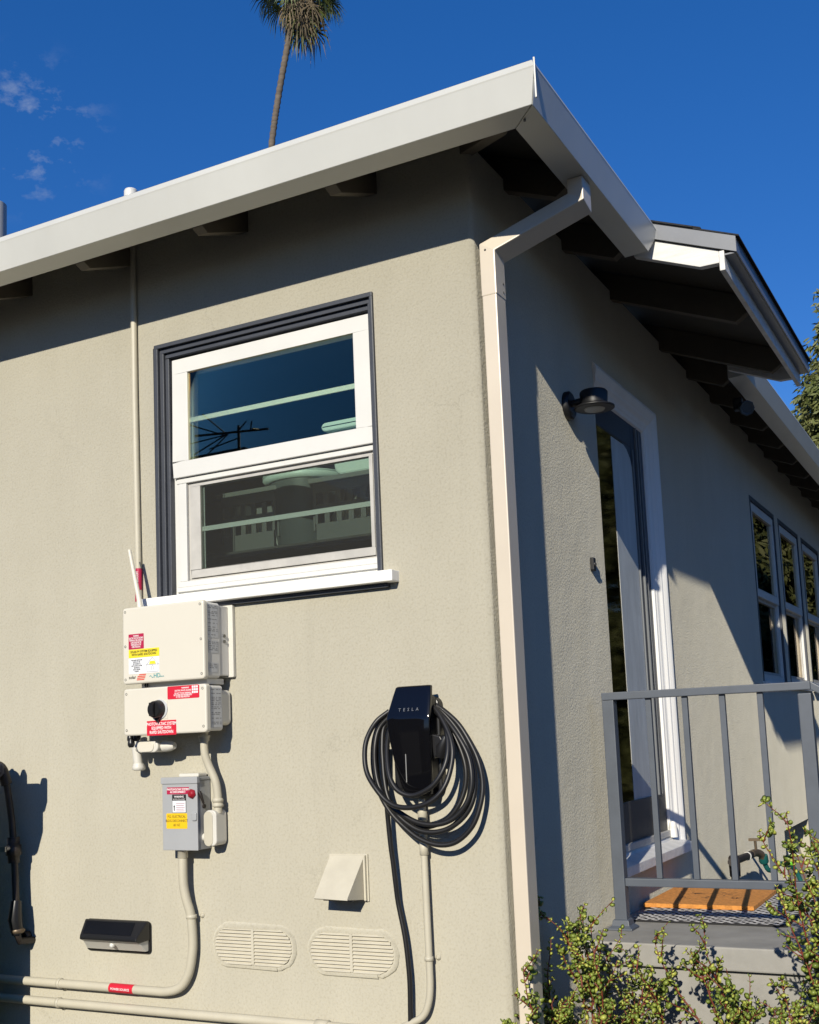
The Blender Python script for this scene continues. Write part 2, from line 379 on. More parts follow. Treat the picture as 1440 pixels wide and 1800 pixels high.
# rafters
def rafter(pts):   # pts = function building a prism
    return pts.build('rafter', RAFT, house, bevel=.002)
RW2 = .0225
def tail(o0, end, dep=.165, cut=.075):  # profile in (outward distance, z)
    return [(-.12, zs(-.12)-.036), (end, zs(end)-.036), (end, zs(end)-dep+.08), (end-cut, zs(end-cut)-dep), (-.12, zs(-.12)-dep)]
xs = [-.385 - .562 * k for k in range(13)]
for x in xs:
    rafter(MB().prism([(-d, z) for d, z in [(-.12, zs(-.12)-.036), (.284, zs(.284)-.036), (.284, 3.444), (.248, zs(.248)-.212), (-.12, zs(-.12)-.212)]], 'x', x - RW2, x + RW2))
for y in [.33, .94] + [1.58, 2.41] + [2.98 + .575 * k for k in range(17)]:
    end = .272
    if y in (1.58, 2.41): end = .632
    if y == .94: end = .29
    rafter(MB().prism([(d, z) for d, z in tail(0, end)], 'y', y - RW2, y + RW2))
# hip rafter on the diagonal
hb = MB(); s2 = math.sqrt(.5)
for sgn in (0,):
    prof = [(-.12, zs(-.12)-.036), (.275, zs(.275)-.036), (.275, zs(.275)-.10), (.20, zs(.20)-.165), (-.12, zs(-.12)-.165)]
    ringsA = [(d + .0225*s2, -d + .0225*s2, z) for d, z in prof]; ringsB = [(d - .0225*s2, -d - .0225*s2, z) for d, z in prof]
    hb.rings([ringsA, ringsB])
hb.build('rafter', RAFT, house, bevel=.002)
# gutter: fascia-style channel mitred at the corner
GP = [(.285, 3.445), (.378, 3.450), (.3985, 3.552), (.4005, 3.558), (.390, 3.582), (.379, 3.582), (.379, 3.572), (.371, 3.470), (.292, 3.462), (.292, 3.574), (.285, 3.574)]
def gut(path):
    mb = MB(); mb.rings([[f(d, z) for d, z in GP] for f in path]); return mb.build('gutter', GUTTER, house, bevel=.0012, seg=1)
gut([lambda d, z: (-9.4, -d, z), lambda d, z: (d, -d, z)])
g2 = gut([lambda d, z: (d + .0006, -d + .003, z), lambda d, z: (d + .0006, .84 + (z - 3.45) * .9, z)])
gut([lambda d, z: (d, 2.69, z), lambda d, z: (d, 13.4, z)])
MB().prism([(d, z) for d, z in ((.285, 3.4455), (.378, 3.4505), (.3985, 3.552), (.396, 3.577), (.285, 3.574))], 'y', 2.684, 2.689).build('gutter_end_cap', GUTTER, house)
ec = MB(); ec.rings([[(d, .8405 + (z - 3.45) * .9 + t, z) for d, z in ((.285, 3.4455), (.378, 3.4505), (.3985, 3.552), (.396, 3.577), (.285, 3.574))] for t in (0, .003)])
ec.build('gutter_end_cap', GUTTER, house)
MB().box(.3975, .4035, -.4045, -.3985, 3.452, 3.580).build('gutter_corner_bead', GUTTER, house, bevel=.002)
scr = MB(); scr.cyl((.33, -.318, 3.4465), (.33, -.318, 3.440), .004, 8); scr.build('gutter_screw', SCREW, house)

# downspout (mitred box section)
P1 = Vector((.335, .152, 3.372)); P2 = Vector((.0485, .045, 3.222))
WX, WY = .0275, .042
d = (P2 - P1).normalized(); up = Vector((0, 0, 1))
nb = (Vector((0, 0, -1)) + d).normalized()            # mitre plane normal, same at both joints
def ringat(P, wx, wy):
    out = []
    for sx, sy in ((-1,-1),(1,-1),(1,1),(-1,1)):
        c = Vector((P.x + sx*wx, P.y + sy*wy, P.z)); t = (P - c).dot(nb) / nb.z; out.append(c + Vector((0, 0, t)))
    return out
def flat(x, y, z, wx, wy): return [Vector((x + sx*wx, y + sy*wy, z)) for sx, sy in ((-1,-1),(1,-1),(1,1),(-1,1))]
ds = MB()
ds.rings([flat(P1.x, P1.y, 3.447, WX, WY), ringat(P1, WX, WY), ringat(P2, WX, WY), flat(P2.x, P2.y, 3.062, WX, WY)])
dso = ds.build('downspout_elbow', DOWNSP, house, bevel=.004)
ds2 = MB(); ds2.rings([flat(P2.x, P2.y, 3.066, WX-.0018, WY-.0018), flat(P2.x, P2.y, .12, WX-.0018, WY-.0018)])
dp = ds2.build('downspout', DOWNSP, house, bevel=.004)
for z in (3.115, 3.085): MB().lathe((P2.x + WX, .065, z), (1, 0, 0), [(-.001, .005), (.001, .0045), (.0025, .001)], 8).build('rivet', SCREW, dso)
rv = MB(); rv.lathe((P2.x - .006, P2.y - WY, 3.222), (0, -1, 0), [(-.001, .004), (.001, .004), (.0025, .001)], 8)
rv.build('rivet', SCREW, dso)

# kitchen window --------------------------------------------------------------
kw = MB()
def frame(mb, x0, x1, z0, z1, w, y0, y1, wl=None, wr=None, wt=None, wb=None):
    wl = w if wl is None else wl; wr = w if wr is None else wr; wt = w if wt is None else wt; wb = w if wb is None else wb
    mb.box(x0, x1, y0, y1, z1 - wt, z1)
    if wb: mb.box(x0, x1, y0, y1, z0, z0 + wb)
    mb.box(x0, x0 + wl, y0, y1, z0 + wb, z1 - wt); mb.box(x1 - wr, x1, y0, y1, z0 + wb, z1 - wt)
frame(kw, -1.383, -.394, 2.168, 3.171, .012, -.012, .02, wb=0, wl=.018, wt=.016)
frame(kw, -1.3645, -.4065, 2.168, 3.1545, .014, .002, .05, wb=0, wl=.018, wt=.018)
frame(kw, -1.346, -.4208, 2.168, 3.136, .003, .014, .09, wb=0, wl=.016, wt=.018)
win = kw.build('window', TRIM, house, bevel=.003)
win['label'] = 'double hung kitchen window with charcoal trim and white vinyl sash'
wf = MB()
frame(wf, -1.330, -.414, 2.168, 3.116, .02, .04, .12, wl=.057)
wf.box(-1.318, -.426, .028, .06, 2.188, 2.205); wf.box(-1.318, -.426, .034, .06, 2.206, 2.228)
wf.box(-1.310, -1.272, .0365, .099, 2.2285, 2.6115); wf.box(-.440, -.432, .0365, .099, 2.2285, 2.6115)
wf.box(-1.318, -.426, .036, .1, 2.612, 2.632)
wf.build('window_frame', WHITE, win, bevel=.0025)
us = MB(); frame(us, -1.323, -.424, 2.634, 3.108, .074, .024, .07, wb=.062, wt=.058); us.build('upper_sash', WHITE, win, bevel=.003)
ls = MB(); frame(ls, -1.271, -.441, 2.229, 2.611, .008, .05, .075, wb=.006, wt=.008)
frame(ls, -1.258, -.447, 2.238, 2.602, .048, .042, .068, wb=.03, wt=.008, wr=.014); ls.build('screen_frame', ALU, win, bevel=.002)
MB().box(-1.252, -.494, .029, .032, 2.692, 3.053).build('pane', GLASS, win)
MB().box(-1.212, -.459, .047, .050, 2.264, 2.597).build('pane', SGLASS, win)
scm = bpy.data.materials.new('insect screen'); scm.use_nodes = True; nt_ = scm.node_tree; pb_ = nt_.nodes['Principled BSDF']
pb_.inputs['Base Color'].default_value = (.30, .30, .28, 1); pb_.inputs['Roughness'].default_value = .8; pb_.inputs['Alpha'].default_value = .065
MB().quad((-1.212, .0455, 2.264), (-.459, .0455, 2.264), (-.459, .0455, 2.597), (-1.212, .0455, 2.597)).build('insect_screen', scm, win)
gb = MB(); gb.box(-1.25, -.497, .036, .042, 2.849, 2.867); gb.box(-1.240, -1.237, .040, .044, 2.69, 3.05); gb.build('grille_bar', WHITE, win)
gb = MB(); gb.box(-1.212, -.462, .054, .060, 2.417, 2.435); gb.box(-1.203, -1.200, .056, .06, 2.266, 2.6); gb.build('grille_bar', WHITE, win)
MB().box(-1.435, -.335, -.052, .05, 2.127, 2.166).build('window_sill', WPAINT, win, bevel=.004)
MB().box(-1.40, -.37, -.02, .03, 2.112, 2.126).build('sill_apron', TRIM, win)

# front door -------------------------------------------------------------------
XD = -.045
door = MB()
door.box(XD - .045, XD, 1.24, 1.33, 1.085, 3.075); door.box(XD - .045, XD, 1.895, 2.085, 1.085, 3.075)
door.box(XD - .045, XD, 1.33, 1.895, 2.95, 3.075)
door.prism([(1.33, 2.96), (1.90, 2.96), (1.90, 2.84), (1.87, 2.89), (1.82, 2.925), (1.75, 2.945), (1.33, 2.948)], 'x', XD - .04, XD - .002)
dr = door.build('door', NAVY, house, bevel=.003); dr['label'] = 'navy front door with tall glass pane in deep white frame'
MB().box(XD - .009, XD - .004, 1.32, 1.90, 1.28, 2.955).build('pane', DGLASS, dr)
MB().box(XD - .046, XD + .004, 1.256, 2.06, 1.086, 1.285).build('kick_panel', KICK, dr, bevel=.003)
bd = MB(); bd.box(XD - .01, XD + .006, 1.896, 1.906, 1.286, 2.94); bd.box(XD - .01, XD + .010, 1.955, 1.968, 1.286, 3.06); bd.box(XD - .01, XD + .004, 2.02, 2.028, 1.286, 3.06); bd.build('glazing_bead', mat('grey bead', (.16, .17, .18), .35), dr)
MB().box(XD - .0036, XD - .0022, 1.585, 1.896, 1.286, 2.94).build('pale_strip', mat('pale strip', (.50, .525, .515), .5, var=.12, vscale=6, stretch=(1, 3, .6)), dr)  # opaque pale strip in front of the right part of the pane
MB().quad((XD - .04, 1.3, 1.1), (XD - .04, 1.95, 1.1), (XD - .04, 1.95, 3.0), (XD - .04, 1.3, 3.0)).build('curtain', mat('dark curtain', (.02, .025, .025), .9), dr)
# stepped white frame in the recess: right jamb, head, left jamb
def jamb(name, f):
    mb = MB()
    prof = [(-.15, .118), (XD + .002, .118), (XD + .012, .112), (XD + .014, .100), (-.026, .092), (-.023, .080), (-.020, .074), (-.008, .060), (-.005, .048), (-.002, .044), (.006, .030), (.010, .020), (.010, .012), (.004, 0), (-.15, 0)]
    mb.rings(f(prof)); return mb.build(name, WPAINT, dr)
jamb('door_frame', lambda pr: [[(x, DO[1] - .001 - t, 1.03) for x, t in pr], [(x, DO[1] - .001 - t, DO[3] - .001 - t) for x, t in pr]])
jamb('door_frame', lambda pr: [[(x, DO[0] + .001 + t, DO[3] - .001 - t) for x, t in pr], [(x, DO[1] - .001 - t, DO[3] - .001 - t) for x, t in pr]])
prl = [(-.15, .03), (-.03, .03), (-.02, 0), (-.15, 0)]
lj = MB(); lj.rings([[(x, DO[0] + .001 + t, 1.03) for x, t in prl], [(x, DO[0] + .001 + t, 3.1) for x, t in prl]]); lj.build('door_frame', WPAINT, dr)
MB().prism([(-.16, 1.082), (XD + .01, 1.082), (XD + .02, 1.066), (.045, 1.048), (.045, 1.008), (-.16, 1.008)], 'y', 1.13, 2.19).build('door_sill', WOLD, dr, bevel=.003)
MB().box(XD - .02, XD + .018, 1.26, 2.08, 1.083, 1.112).build('threshold', ALU, dr, bevel=.003)
MB().lathe((-.02, 2.085, 1.078), (0, 0, 1), [(0, .022), (.05, .020), (.07, .014), (.075, .004)], 12).build('door_stop', WOLD, dr)

# three side windows -------------------------------------------------------------
for (a, b) in RW:
    z0, z1 = RWZ
    def yfr(mb, a, b, z0, z1, w, x0, x1, wb=None):
        wb = w if wb is None else wb
        mb.box(x0, x1, a, b, z1 - w, z1)
        if wb: mb.box(x0, x1, a, b, z0, z0 + wb)
        mb.box(x0, x1, a, a + w, z0 + wb, z1 - w); mb.box(x0, x1, b - w, b, z0 + wb, z1 - w)
    w_ = MB(); yfr(w_, a + .001, b - .001, z0, z1 - .001, .030, -.12, .003, wb=0)
    ww = w_.build('window', TRIM, house, bevel=.003)
    f_ = MB(); yfr(f_, a + .031, b - .031, z0 + .002, z1 - .031, .022, -.11, -.012, wb=.05); f_.build('window_frame', WHITE, ww, bevel=.002)
    u_ = MB(); yfr(u_, a + .045, b - .045, 2.47, z1 - .045, .055, -.06, -.004); u_.build('upper_sash', WHITE, ww, bevel=.003)
    l_ = MB(); yfr(l_, a + .054, b - .054, 1.932, 2.469, .022, -.06, -.03); l_.build('screen_frame', ALU, ww, bevel=.002)
    MB().box(-.026, -.022, a + .1, b - .1, 2.52, z1 - .1).build('pane', GLASS, ww)
    MB().box(-.046, -.042, a + .074, b - .074, 1.95, 2.45).build('pane', GLASS, ww)
    MB().box(-.10, .028, a - .02, b + .02, 1.845, 1.879).build('window_sill', WPAINT, ww, bevel=.003)
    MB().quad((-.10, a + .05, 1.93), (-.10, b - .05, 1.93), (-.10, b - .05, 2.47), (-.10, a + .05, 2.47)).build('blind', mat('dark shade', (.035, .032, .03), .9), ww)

# foundation vents -----------------------------------------------------------------
def stadium(x0, x1, z0, z1, n=10):
    r = (z1 - z0) / 2; zc = (z0 + z1) / 2; out = []
    for i in range(n + 1): t = R(-90 + 180 * i / n); out.append((x1 - r + r * math.cos(t), zc + r * math.sin(t)))
    for i in range(n + 1): t = R(90 + 180 * i / n); out.append((x0 + r + r * math.cos(t), zc + r * math.sin(t)))
    return out
VENTP = mat('vent paint', (.52, .485, .39), .7, var=.06, vscale=12, bump=.2, bscale=90)
for (x0, x1, z0, z1) in ((-1.142, -.806, .828, .958), (-.736, -.404, .826, .958)):
    mb = MB(); mb.prism(stadium(x0 + .004, x1 - .004, z0 + .004, z1 - .004), 'y', -.0035, .01)
    v = mb.build('foundation_vent', mat('vent recess', (.36, .335, .27), .8), house)
    sl = MB(); xm = (x0 + x1) / 2; r = (z1 - z0) / 2; zc = (z0 + z1) / 2; N = 11
    for i in range(N):
        z = z0 + (z1 - z0) * (i + .5) / N; h = (z1 - z0) / N * .42
        hf = lambda zz: math.sqrt(max(1e-6, (r - .004) ** 2 - min(abs(zz - zc), r - .0045) ** 2))
        xA0, xB0 = x0 + r - hf(z + h), x1 - r + hf(z + h); xA1, xB1 = x0 + r - hf(z - h), x1 - r + hf(z - h)
        for p, q, p2, q2 in ((xA0, xm - .006, xA1, xm - .006), (xm + .006, xB0, xm + .006, xB1)):
            sl.add([(p, -.004, z + h), (q, -.004, z + h), (q2, -.0125, z - h * .7), (p2, -.0125, z - h * .7), (p2, -.004, z - h * 1.1), (q2, -.004, z - h * 1.1)],
                   [(0, 1, 2, 3), (3, 2, 5, 4), (0, 3, 4), (1, 5, 2)])
    sl.box(xm - .0055, xm + .0055, -.011, -.002, z0 + .004, z1 - .004); sl.build('louvre', VENTP, v)
    ring = MB(); st = stadium(x0 - .003, x1 + .003, z0 - .003, z1 + .003, 14); pts = []; rad = []
    for x, z in st + st[:1]:
        top = (z - zc) / r; pts.append((x + random.uniform(-.003, .003), .001, z + random.uniform(-.003, .003))); rad.append(.0075 + .005 * random.random() + (.003 if top > .7 else 0))
    ring.tube(pts, rad, 8); ring.build('plaster_lip', STUCCO, v)
# recessed crawl-space hatch
MB().add([(-.005, HAT[0] + .002, HAT[2]), (-.005, HAT[1] - .002, HAT[2]), (-.128, HAT[1] - .002, HAT[3] - .002), (-.128, HAT[0] + .002, HAT[3] - .002),
          (-.03, HAT[0] + .002, HAT[2]), (-.03, HAT[1] - .002, HAT[2]), (-.149, HAT[1] - .002, HAT[3] - .002), (-.149, HAT[0] + .002, HAT[3] - .002)],
         [(0,1,2,3),(7,6,5,4),(0,4,5,1),(1,5,6,2),(2,6,7,3),(3,7,4,0)]).build('crawl_hatch', WOODP, house)

# ================================================================== things on the wall
def strap_part(parent, c, r, axis='x', ear=(0, 0, -1)):
    mb = MB(); c = Vector(c); A = Vector((1, 0, 0)) if axis == 'x' else Vector((0, 0, 1))
    mb.lathe(c - A * .007, A, [(0, r + .0008), (.0005, r + .003), (.0135, r + .003), (.014, r + .0008)], 16)
    e = Vector(ear); q = c + e * (r + .008)
    mb.lathe(Vector((q.x, -.0005, q.z)), (0, -1, 0), [(0, .009), (.003, .009), (.0045, .005), (.007, .004)], 10)
    return mb.build('strap', PVC, parent)

# solar conduit down from the roof
c1 = thing('solar_conduit', 'thin beige conduit running from the eave down beside the window', 'conduit', (-1.47, -.016, 2.1))
MB().tube([(-1.482, -.013, 3.62), (-1.480, -.013, 3.0), (-1.474, -.013, 2.5), (-1.468, -.013, 2.08)], .0125, 14).build('pipe', PVC, c1)
lb = MB(); lb.cyl((-1.4715, -.013, 2.163), (-1.469, -.013, 2.292), .0133, 14); lab = lb.build('warning_label', CRIM, c1)
text('PV SOLAR CIRCUIT', .0155, (-1.4705 + .0045, -.0262, 2.228), (0, 0, 1), (-1, 0, 0), INKW, lab, sx=.8, bold=.0002)

# inverter: upper box, lower switch box
iv = thing('solar_inverter', 'cream solar inverter with red and yellow stickers below the window', 'inverter', (-1.225, 0, 1.65))
MB().rbox(-1.413, -1.037, -.170, -.150, 1.836, 2.118, .012, .006).build('cover', INVW, iv)
MB().rbox(-1.408, -1.042, -.1495, -.075, 1.841, 2.113, .012, .003).build('housing', INVS, iv)
MB().box(-1.40, -1.045, -.0745, -.018, 1.85, 2.105).build('heat_sink', INVS, iv, bevel=.004)
bk = MB(); bk.rbox(-1.39, -1.025, -.0175, -.003, 1.845, 2.11, .004, .002); bk.build('wall_bracket', PVCW, iv)
sk = MB()
for zz in (1.995, 1.975): sk.cyl((-1.0445, -.045, zz), (-1.040, -.045, zz), .006, 8)
sk.build('bracket_screw', SCREW, iv)
MB().rbox(-1.411, -1.032, -.170, -.148, 1.648, 1.819, .012, .006).build('cover', INVW, iv)
MB().rbox(-1.406, -1.037, -.1475, -.072, 1.653, 1.814, .012, .003).build('housing', INVS, iv)
MB().rbox(-1.39, -1.045, -.0715, -.014, 1.672, 1.800, .02, .008).build('rear_housing', PVCW, iv)
MB().box(-1.36, -1.06, -.13, -.03, 1.8195, 1.8405).build('neck', INVS, iv, bevel=.002)
cv = MB()
for xx in (-1.335, -1.325): cv.cyl((xx, -.138, 1.812), (xx, -.138, 1.844), .003, 8)
cv.build('link_cable', BLACK, iv)
for (x, z) in [(-1.40, 2.103), (-1.40, 1.975), (-1.40, 1.853), (-1.053, 2.103), (-1.051, 1.978), (-1.05, 1.855), (-1.397, 1.800), (-1.397, 1.668), (-1.048, 1.803), (-1.046, 1.670)]:
    MB().lathe((x, -.1695, z), (0, -1, 0), [(0, .0048), (.0012, .0048), (.0013, .003), (.0004, .0028)], 10).build('screw', SCREW, iv)
an = MB(); an.tube([(-1.392, -.095, 2.118), (-1.398, -.095, 2.16), (-1.443, -.095, 2.352)], [.012, .0095, .0065], 12); an.lathe((-1.391, -.095, 2.112), (0, 0, 1), [(0, .014), (.012, .013), (.016, .009)], 12)
an.build('antenna', INVW, iv)
YF = -.1702
def label(parent, m, x0, x1, z0, z1, yf, name='sticker', r=.002):
    return MB().rbox(x0, x1, yf - .0006, yf, z0, z1, r, .0002, 3).build(name, m, parent)
UX, UZ = (1, 0, 0), (0, 0, 1)
a = label(iv, CRIM, -1.384, -1.312, 1.963, 2.019, YF); text('WARNING\nELECTRIC SHOCK HAZARD\nTERMINALS ON LINE AND\nLOAD SIDES MAY BE\nENERGIZED IN THE\nOPEN POSITION', .0088, (-1.348, YF - .0007, 1.991), UX, UZ, INKW, a, lines=.92, sx=.62, bold=.0002)
a = label(iv, YEL, -1.384, -1.240, 1.931, 1.962, YF); text('SOLAR PV SYSTEM EQUIPPED\nWITH RAPID SHUTDOWN', .0115, (-1.312, YF - .0007, 1.947), UX, UZ, INKB, a, lines=.95, sx=.85, bold=.0003)
a = label(iv, LWHITE, -1.384, -1.241, 1.872, 1.930, YF)
text('TURN RAPID SHUTDOWN\nSWITCH TO THE\nOFF POSITION TO\nSHUT DOWN PV SYSTEM\nAND REDUCE\nSHOCK HAZARD\nIN ARRAY', .0072, (-1.346, YF - .0007, 1.901), UX, UZ, INKB, a, lines=.95, sx=.62, bold=.0002)
hs = MB(); yq = YF - .0013
def bar(mb, p, q, w, y): 
    p = Vector((p[0], y, p[1])); q = Vector((q[0], y, q[1])); n = (q - p).cross(Vector((0, 1, 0))).normalized() * w / 2
    mb.quad(p - n, q - n, q + n, p + n)
for p, q in (((-1.300, 1.902), (-1.272, 1.928)), ((-1.272, 1.928), (-1.244, 1.902)), ((-1.302, 1.902), (-1.242, 1.902)), ((-1.298, 1.902), (-1.298, 1.876)), ((-1.246, 1.902), (-1.246, 1.876)), ((-1.298, 1.876), (-1.246, 1.876)), ((-1.276, 1.894), (-1.272, 1.900)), ((-1.272, 1.9), (-1.268, 1.894)), ((-1.276, 1.882), (-1.276, 1.894)), ((-1.268, 1.882), (-1.268, 1.894))):
    bar(hs, p, q, .0012, yq)
hs.build('house_diagram', INKG, a)
MB().add([(-1.288, yq + .0003, 1.9035), (-1.256, yq + .0003, 1.9035), (-1.261, yq + .0003, 1.915), (-1.283, yq + .0003, 1.915)], [(0, 1, 2, 3)]).build('roof_array', YEL, a)
text('solar', .017, (-1.384, YF - .0003, 1.860), UX, UZ, INKB, iv, align='LEFT', bold=.0002)
lg = MB()
for i, (zq, xa, xb) in enumerate(((1.868, -1.336, -1.304), (1.862, -1.343, -1.306), (1.856, -1.345, -1.308), (1.850, -1.347, -1.312))): lg.quad((xa, YF - .0006, zq - .0018), (xb, YF - .0006, zq - .0018), (xb + .001, YF - .0006, zq + .0018), (xa + .001, YF - .0006, zq + .0018))
lg.build('logo_stripes', INKR, iv)
text('HD', .022, (-1.268, YF - .0003, 1.860), UX, UZ, INKT, iv, align='LEFT', bold=.0001)
text('wave', .009, (-1.238, YF - .0003, 1.857), UX, UZ, INKT, iv, align='LEFT')
sw = MB(); t = [(-1.286 + .0165 * i / 8, -.1709, 1.858 + .004 * math.sin(i / 8 * 6.0)) for i in range(9)]; sw.tube(t, .0009, 6); sw.build('logo_wave', INKT, iv)
# rotary switch
MB().box(-1.262, -1.205, -.1712, -.1702, 1.703, 1.768).build('switch_plate', INVW, iv)
kn = MB(); kn.lathe((-1.246, -.171, 1.738), (0, -1, 0), [(0, .0335), (.006, .0335), (.009, .0315), (.026, .030), (.029, .027)], 24); kn.build('switch_knob', BLACK, iv)
kg = MB(); kg.box(-1.2545, -1.2375, -.214, -.1995, 1.714, 1.762); kg.add([(-1.262, -.172, 1.712), (-1.230, -.172, 1.712), (-1.246, -.172, 1.690), (-1.262, -.182, 1.712), (-1.230, -.182, 1.712), (-1.246, -.182, 1.690)], [(0,2,1),(3,4,5),(0,1,4,3),(1,2,5,4),(2,0,3,5)]); kg.build('switch_grip', BLACK, iv)
sr = MB(); sr.lathe((-1.240, -.1712, 1.738), (0, -1, 0), [(0, .036), (.002, .036), (.003, .034)], 24); sr.build('switch_ring', LGREY, iv)
a = label(iv, RED, -1.302, -1.167, 1.645, 1.698, YF); text('PHOTOVOLTAIC SYSTEM\nEQUIPPED WITH\nRAPID SHUTDOWN', .0155, (-1.2345, YF - .0007, 1.671), UX, UZ, INKW, a, lines=.95, sx=.78, bold=.0003)
a = label(iv, RED, -1.205, -1.062, 1.771, 1.817, YF, r=.004); text('WARNING', .007, (-1.107, YF - .0007, 1.809), UX, UZ, INKW, a, align='RIGHT', bold=.0002)
text('ELECTRIC SHOCK HAZARD', .0075, (-1.097, YF - .0007, 1.800), UX, UZ, INKW, a, align='RIGHT', sx=.8, bold=.0002)
text('DO NOT TOUCH TERMINALS\nBOTH SIDES MAY BE ENERGIZED\nIN THE OPEN POSITION', .0078, (-1.135, YF - .0007, 1.784), UX, UZ, INKW, a, lines=.85, sx=.72, bold=.0002)
ic = MB()
for i in range(3):
    for j in range(3): ic.box(-1.094 + .0095 * i, -1.0865 + .0095 * i, YF - .0012, YF - .0006, 1.788 + .0095 * j, 1.7955 + .0095 * j)
ic.build('hazard_pictograms', INKW, a)
# rating plates on the right-hand sides
def rating(x, y0, y1, z0, z1, seed):
    rr = random.Random(seed)
    p = MB().box(x, x + .0007, y0, y1, z0, z1).build('rating_plate', LGREY, iv)
    tl = MB(); z = z1 - .006
    while z > z0 + .006:
        ya = y0 + .004
        while ya < y1 - .006:
            w = rr.uniform(.005, .02); tl.box(x + .0008, x + .0012, ya, min(ya + w, y1 - .003), z - .0012, z + .0012); ya += w + rr.uniform(.003, .012)
        z -= rr.choice((.006, .006, .008, .014))
    tl.build('fine_print', INKG, p)
rating(-1.0415, -.145, -.085, 1.985, 2.105, 3); rating(-1.0415, -.140, -.085, 1.93, 1.975, 4); rating(-1.0415, -.140, -.09, 1.86, 1.895, 5)
rating(-1.0365, -.140, -.078, 1.665, 1.805, 6)

# white fitting and cable glands below the inverter
ft = thing('conduit_fitting', 'white elbow fitting with black glands under the left end of inverter', 'conduit fitting', (-1.40, 0, 1.53))
MB().tube([(-1.457, -.05, 1.66), (-1.457, -.05, 1.60), (-1.452, -.045, 1.53)], .017, 12).build('pipe', PVCW, ft)
MB().lathe((-1.452, -.045, 1.545), (0, 0, -1), [(0, .02), (.012, .024), (.022, .024), (.026, .016)], 14).build('bushing', PVCW, ft)
MB().lathe((-1.44, -.062, 1.606), (1, 0, .02), [(0, .018), (.02, .020), (.021, .015), (.045, .015)], 14).build('coupling', PVCW, ft)
MB().rbox(-1.400, -1.300, -.115, -.045, 1.585, 1.628, .02, .004).build('conduit_body', PVCW, ft)
MB().rbox(-1.392, -1.318, -.118, -.1155, 1.588, 1.625, .018, .001).build('cover_plate', INVW, ft)
MB().lathe((-1.30, -.08, 1.606), (1, 0, 0), [(0, .021), (.03, .019), (.05, .012)], 14).build('nose', PVCW, ft)
for (x, y, z) in ((-1.428, -.115, 1.637), (-1.395, -.12, 1.64), (-1.412, -.13, 1.618)):
    MB().lathe((x, y, z + .018), (0, 0, -1), [(0, .009), (.012, .013), (.022, .013), (.03, .008)], 6).build('gland', BLACK, ft)

# flexible conduit to the disconnect's side, with pull elbow
fx = thing('link_conduit', 'bent beige conduit joining inverter to the pull elbow beside grey switch', 'conduit', (-1.1, 0, 1.24))
MB().tube(spline([(-1.122, -.07, 1.652), (-1.122, -.07, 1.58), (-1.112, -.06, 1.53), (-1.092, -.05, 1.475), (-1.086, -.045, 1.42), (-1.086, -.045, 1.36)], 6), .0145, 14).build('pipe', PVC, fx)
cp = MB(); cp.lathe((-1.122, -.07, 1.638), (0, 0, -1), [(0, .021), (.008, .021), (.009, .018), (.02, .019), (.021, .015)], 16); cp.lathe((-1.086, -.045, 1.413), (0, 0, -1), [(0, .0165), (.004, .02), (.013, .02), (.014, .017), (.02, .017), (.021, .02), (.03, .02), (.031, .016)], 16); cp.build('coupling', PVC, fx)
MB().rbox(-1.126, -1.075, -.072, -.012, 1.246, 1.372, .018, .004).build('conduit_body', PVCW, fx)
MB().rbox(-1.128, -1.090, -.0745, -.0722, 1.246, 1.368, .018, .001, 8).build('cover_plate', PVC, fx)
MB().lathe((-1.150, -.045, 1.275), (1, 0, 0), [(0, .014), (.012, .016), (.024, .016)], 12).build('hub', PVCW, fx)

# grey disconnect switch
dc = thing('disconnect_switch', 'grey metal safety switch box with red handle and amber sticker', 'switch box', (-1.23, 0, 1.23))
XL, XR, YD = -1.308, -1.148, -.082
MB().box(XL + .004, XR - .003, YD + .004, -.004, 1.232, 1.478).build('case', BOXG, dc, bevel=.002)
cvd = MB(); cvd.box(XL, XR, YD - .002, YD + .0035, 1.231, 1.474); cvd.box(XL - .004, XR + .003, YD - .006, YD + .012, 1.468, 1.492); cvd.build('door', BOXG, dc, bevel=.0025)
MB().box(XL + .0, XR - .001, YD + .0125, -.006, 1.4785, 1.4905).build('rain_cap', BOXG, dc, bevel=.003)
hb_ = MB(); hb_.rbox(-1.25, -1.16, -.06, -.012, 1.491, 1.504, .005, .003); hb_.build('hub_plate', PVCW, dc)
MB().lathe((-1.17, -.0865, 1.432), (0, -1, 0), [(0, .018), (.006, .016), (.012, .008)], 6).build('handle', mat('red handle', (.30, .01, .02), .4), dc)
ha = MB(); ha.tube([(-1.149, -.07, 1.438), (-1.142, -.07, 1.425), (-1.142, -.055, 1.395)], [.007, .006, .004], 8); ha.cyl((-1.1515, -.045, 1.385), (-1.145, -.045, 1.385), .008, 10); ha.build('handle_linkage', IRON, dc)
MB().rbox(-1.172, -1.150, YD - .008, YD - .0022, 1.336, 1.366, .006, .003).build('latch', BOXG, dc)
YD2 = YD - .0021
a = label(dc, CRIM, -1.286, -1.184, 1.431, 1.456, YD2); text('PHOTOVOLTAIC SYSTEM\nAC DISCONNECT', .0098, (-1.235, YD2 - .0007, 1.4435), UX, UZ, INKW, a, lines=.95, sx=.9, bold=.0003)
a = label(dc, INKB, -1.262, -1.198, 1.364, 1.430, YD2); text('WARNING', .009, (-1.23, YD2 - .0007, 1.422), UX, UZ, INKW, a, bold=.0002); text('ELECTRIC SHOCK HAZARD', .0055, (-1.23, YD2 - .0007, 1.413), UX, UZ, INKW, a, sx=.8)
MB().box(-1.260, -1.200, YD2 - .0012, YD2 - .0007, 1.366, 1.408).build('white_field', LWHITE, a)
fp = MB()
